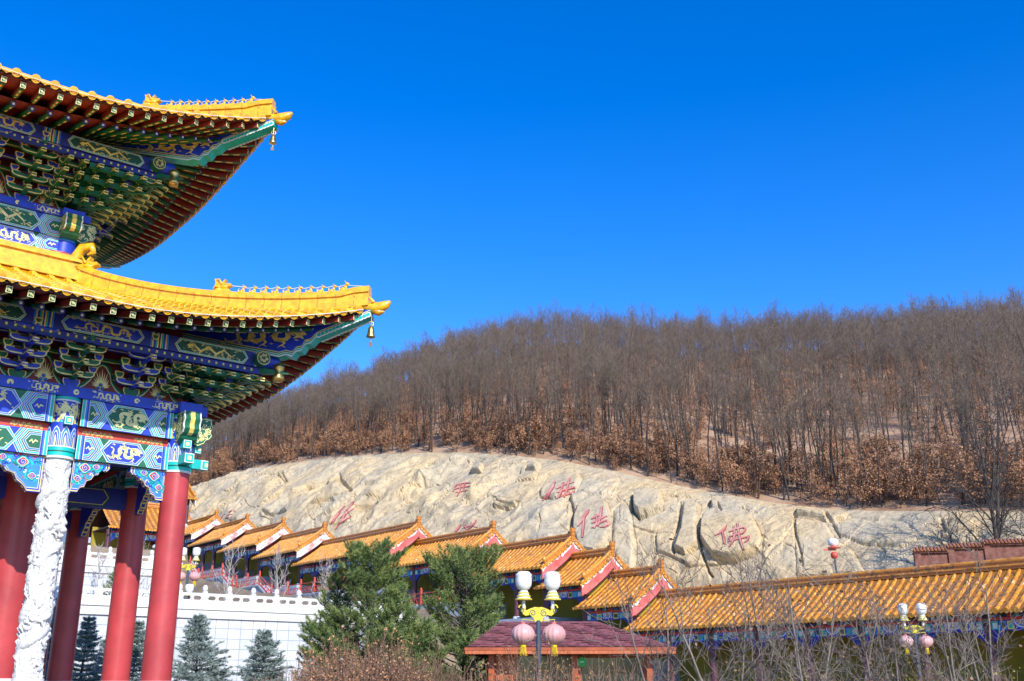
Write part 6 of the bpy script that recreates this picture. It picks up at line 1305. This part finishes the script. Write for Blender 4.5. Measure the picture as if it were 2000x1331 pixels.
# ---- bare trees near the camera, each its own shape
def near_tree(px, Yv, H, seed, label, tr=0.045, stems=1, z=None, mats=("twig", "twig"), fork=0.2, spread=0.6, nb=12, tw=0.006, subs=6, twn=4, name="bare_tree", cat="bare tree", group=None, lean=0.05, buds=0):
    x, y = at(px, 1300, Yv); z = float(ground(np.array(x), np.array(y))) if z is None else z; e = empty(name, (x, y, z), 0, label, cat, group); rg = np.random.default_rng(seed)
    TT = []; CC = []
    for k in range(stems):
        T, C = bare_tree(seed*13+k, H*rg.uniform(0.8, 1.05), tr*rg.uniform(0.7, 1.1), fork, nb, spread, tw, subs, twn, lean=lean if k == 0 else lean+0.22)
        o = rg.normal(0, 0.12 if stems > 1 else 0, 3); o[2] = 0; T[:, 0:3] += o; T[:, 3:6] += o; C[:, 0:3] += o; C[:, 3:6] += o; TT.append(T); CC.append(C)
    for T in TT: tv, tf = seg_mesh(T, 6); npmesh("trunk", tv, tf, [mats[0]], parent=e)
    C = np.concatenate(CC); cv, cf = seg_mesh(C, 4)
    if buds:
        ends = C[rg.random(len(C)) < buds][:, 3:6]; lv, lf = leaf_quads(rg, ends, 0.05, 1, 0.02); V_, F_, M_ = join((cv, cf, 0), (lv, lf, 1)); npmesh("crown", V_, F_, [mats[1], "bush_twig"], mi=M_, parent=e)
    else: npmesh("crown", cv, cf, [mats[1]], parent=e)
GN_ = "leafless young trees along the near gallery"
for a_ in ((1308, 24, 5.2, 21, "slim bare tree just right of the booth"), (1420, 23, 5.0, 22, "bare tree in front of the left half of the long orange roof"), (1478, 25, 5.7, 23, "bare tree with two pale stems below the lowest carved character"), (1585, 22, 5.2, 24, "bare tree with seed heads under the single red lamp"), (1640, 24, 5.7, 25, "tallest bare tree in the middle of the long roof"), (1725, 23, 4.7, 26, "bare tree just left of the right lantern lamp"), (1850, 22, 4.5, 27, "bare tree just right of the right lantern lamp"), (1935, 24, 5.0, 28, "bare tree near the right edge under the brick wall"), (1540, 27, 3.6, 29, "low bare tree behind the pale two-stemmed one"), (1780, 26, 3.8, 30, "bare tree entwined with the right lantern lamp")):
    near_tree(a_[0], a_[1], a_[2], a_[3], a_[4], tr=0.048, stems=2 if a_[3] % 2 else 3, tw=0.0058, nb=10, fork=0.12, spread=0.80, subs=5, twn=3, group=GN_, mats=("near_twig", "near_twig"), lean=0.09, buds=0.05)
near_tree(1972, 57, 13.0, 41, "large dark bare tree behind the brick wall at the right edge", tr=0.17, stems=3, z=4.5, mats=("bark", "bark"), fork=0.25, spread=0.85, nb=14, tw=0.014, subs=6, twn=4, lean=0.04)
near_tree(1905, 60, 7.5, 42, "smaller dark bare tree left of the large one behind the brick wall", tr=0.09, stems=1, z=4.5, mats=("bark", "bark"), fork=0.2, spread=0.8, nb=12, tw=0.012, subs=5, twn=3)
for px, Yv, H, sd, lab in ((432, 54, 4.4, 51, "pale young bare tree on the terrace, first right of the lamp post"), (537, 55, 4.6, 52, "pale young bare tree on the terrace, in front of the stair landing"), (625, 56, 4.8, 53, "pale young bare tree at the left edge of the left pine"), (178, 56, 4.6, 54, "pale slim bare tree on the terrace between the red columns"), (255, 57, 4.2, 55, "small pale bare tree half hidden by the second red column")):
    near_tree(px, Yv, H, sd, lab, tr=0.085, stems=1, mats=("pale_bark", "pale_bark"), fork=0.28, spread=0.62, nb=12, tw=0.010, subs=4, twn=3, group="pale young trees on the terrace")
# ---- shrubs along the bottom
def shrub(px, Yv, H, R, seed, label, m_tw="bush_twig", m_lf=None, nst=170, leaf=0.035, dens=2, name="shrub"):
    x, y = at(px, 1310, Yv); z = float(ground(np.array(x), np.array(y))); rg = np.random.default_rng(seed); e = empty(name, (x, y, z), 0, label, "shrub", "shrubs along the foreground"); S_ = []
    for k in range(nst):
        an = rg.uniform(0, 6.283); r0 = R*0.35*math.sqrt(rg.random()); f = rg.random()**0.6; d = unit(np.array([math.cos(an)*f*R/H*1.1, math.sin(an)*f*R/H*1.1, 1.0])); bp, _ = grow(rg, np.array([r0*math.cos(an), r0*math.sin(an), -0.1]), d, H*rg.uniform(0.65, 1.05)*(1.05-0.35*f*f), 0.011, 6, 0.10, 0.01, S_, 0.4)
        for j in range(7):
            i = rg.integers(1, 6); grow(rg, bp[i], unit(unit(bp[i+1]-bp[i])+rg.normal(0, 0.5, 3)), H*rg.uniform(0.10, 0.24), 0.006, 2, 0.2, 0.02, S_, 0.5)
    S_ = np.array(S_); v, f_ = seg_mesh(S_, 3); npmesh("stems", v, f_, [m_tw], parent=e)
    if m_lf:
        ends = S_[rg.random(len(S_)) < 0.6][:, 3:6]; ends = ends[ends[:, 2] > 0.3*H]; lv, lf = leaf_quads(rg, ends, leaf, dens, 0.05); npmesh("leaves", lv, lf, [m_lf], smooth=False, parent=e)
for a_ in ((575, 24, 2.1, 0.85, 61, "brown twiggy shrub under the left pine, leftmost of the foreground", "bush_twig", None), (700, 23, 2.7, 1.35, 62, "large rounded reddish brown twiggy shrub below the left pine", "bush_twig", "bush_leaf_dummy"), (800, 24, 2.5, 1.3, 63, "brown shrub in the dark gap between the two pines", "bush_twig", None), (940, 22, 2.1, 0.9, 64, "shrub with dry yellow leaves left of the lamp pole", "bush_twig", "dry_leaf"), (1030, 21, 2.5, 0.8, 65, "leafy tan shrub hugging the lamp pole", "bush_twig", "dry_leaf"), (1110, 22, 2.2, 0.7, 66, "tan-leaved shrub just right of the lamp pole", "bush_twig", "dry_leaf"), (1215, 23, 2.3, 1.1, 67, "reddish bare shrub before the right end of the booth", "bush_twig", None), (1345, 22, 1.9, 1.0, 68, "grey-brown shrub at the foot of the slim bare tree", "bush_twig", None), (1440, 21, 1.95, 1.1, 69, "rounded grey shrub under the two-stemmed bare tree", "twig", None), (1560, 24, 2.0, 1.1, 70, "yellow-green shrub below the middle of the long roof", "bush_twig", "yew_leaf"), (1650, 21, 1.8, 1.2, 71, "dense brown shrub under the tallest bare tree", "bush_twig", None), (1760, 22, 1.9, 1.1, 72, "brown shrub at the foot of the right lantern lamp", "bush_twig", None), (1835, 25, 2.3, 0.8, 73, "yellow-green shrub right of the right lantern lamp", "bush_twig", "yew_leaf"), (1900, 21, 1.9, 1.1, 74, "grey-brown shrub near the right edge", "twig", None), (1990, 22, 2.0, 1.0, 75, "last brown shrub at the right edge", "bush_twig", "yew_leaf")):
    lf = a_[7]; lf = "oak_leaf" if lf == "bush_leaf_dummy" else lf
    shrub(a_[0], a_[1], a_[2], a_[3], a_[4], a_[5], a_[6], lf, leaf=0.03, nst=int((420 if a_[0] < 820 else 120)*a_[3]))
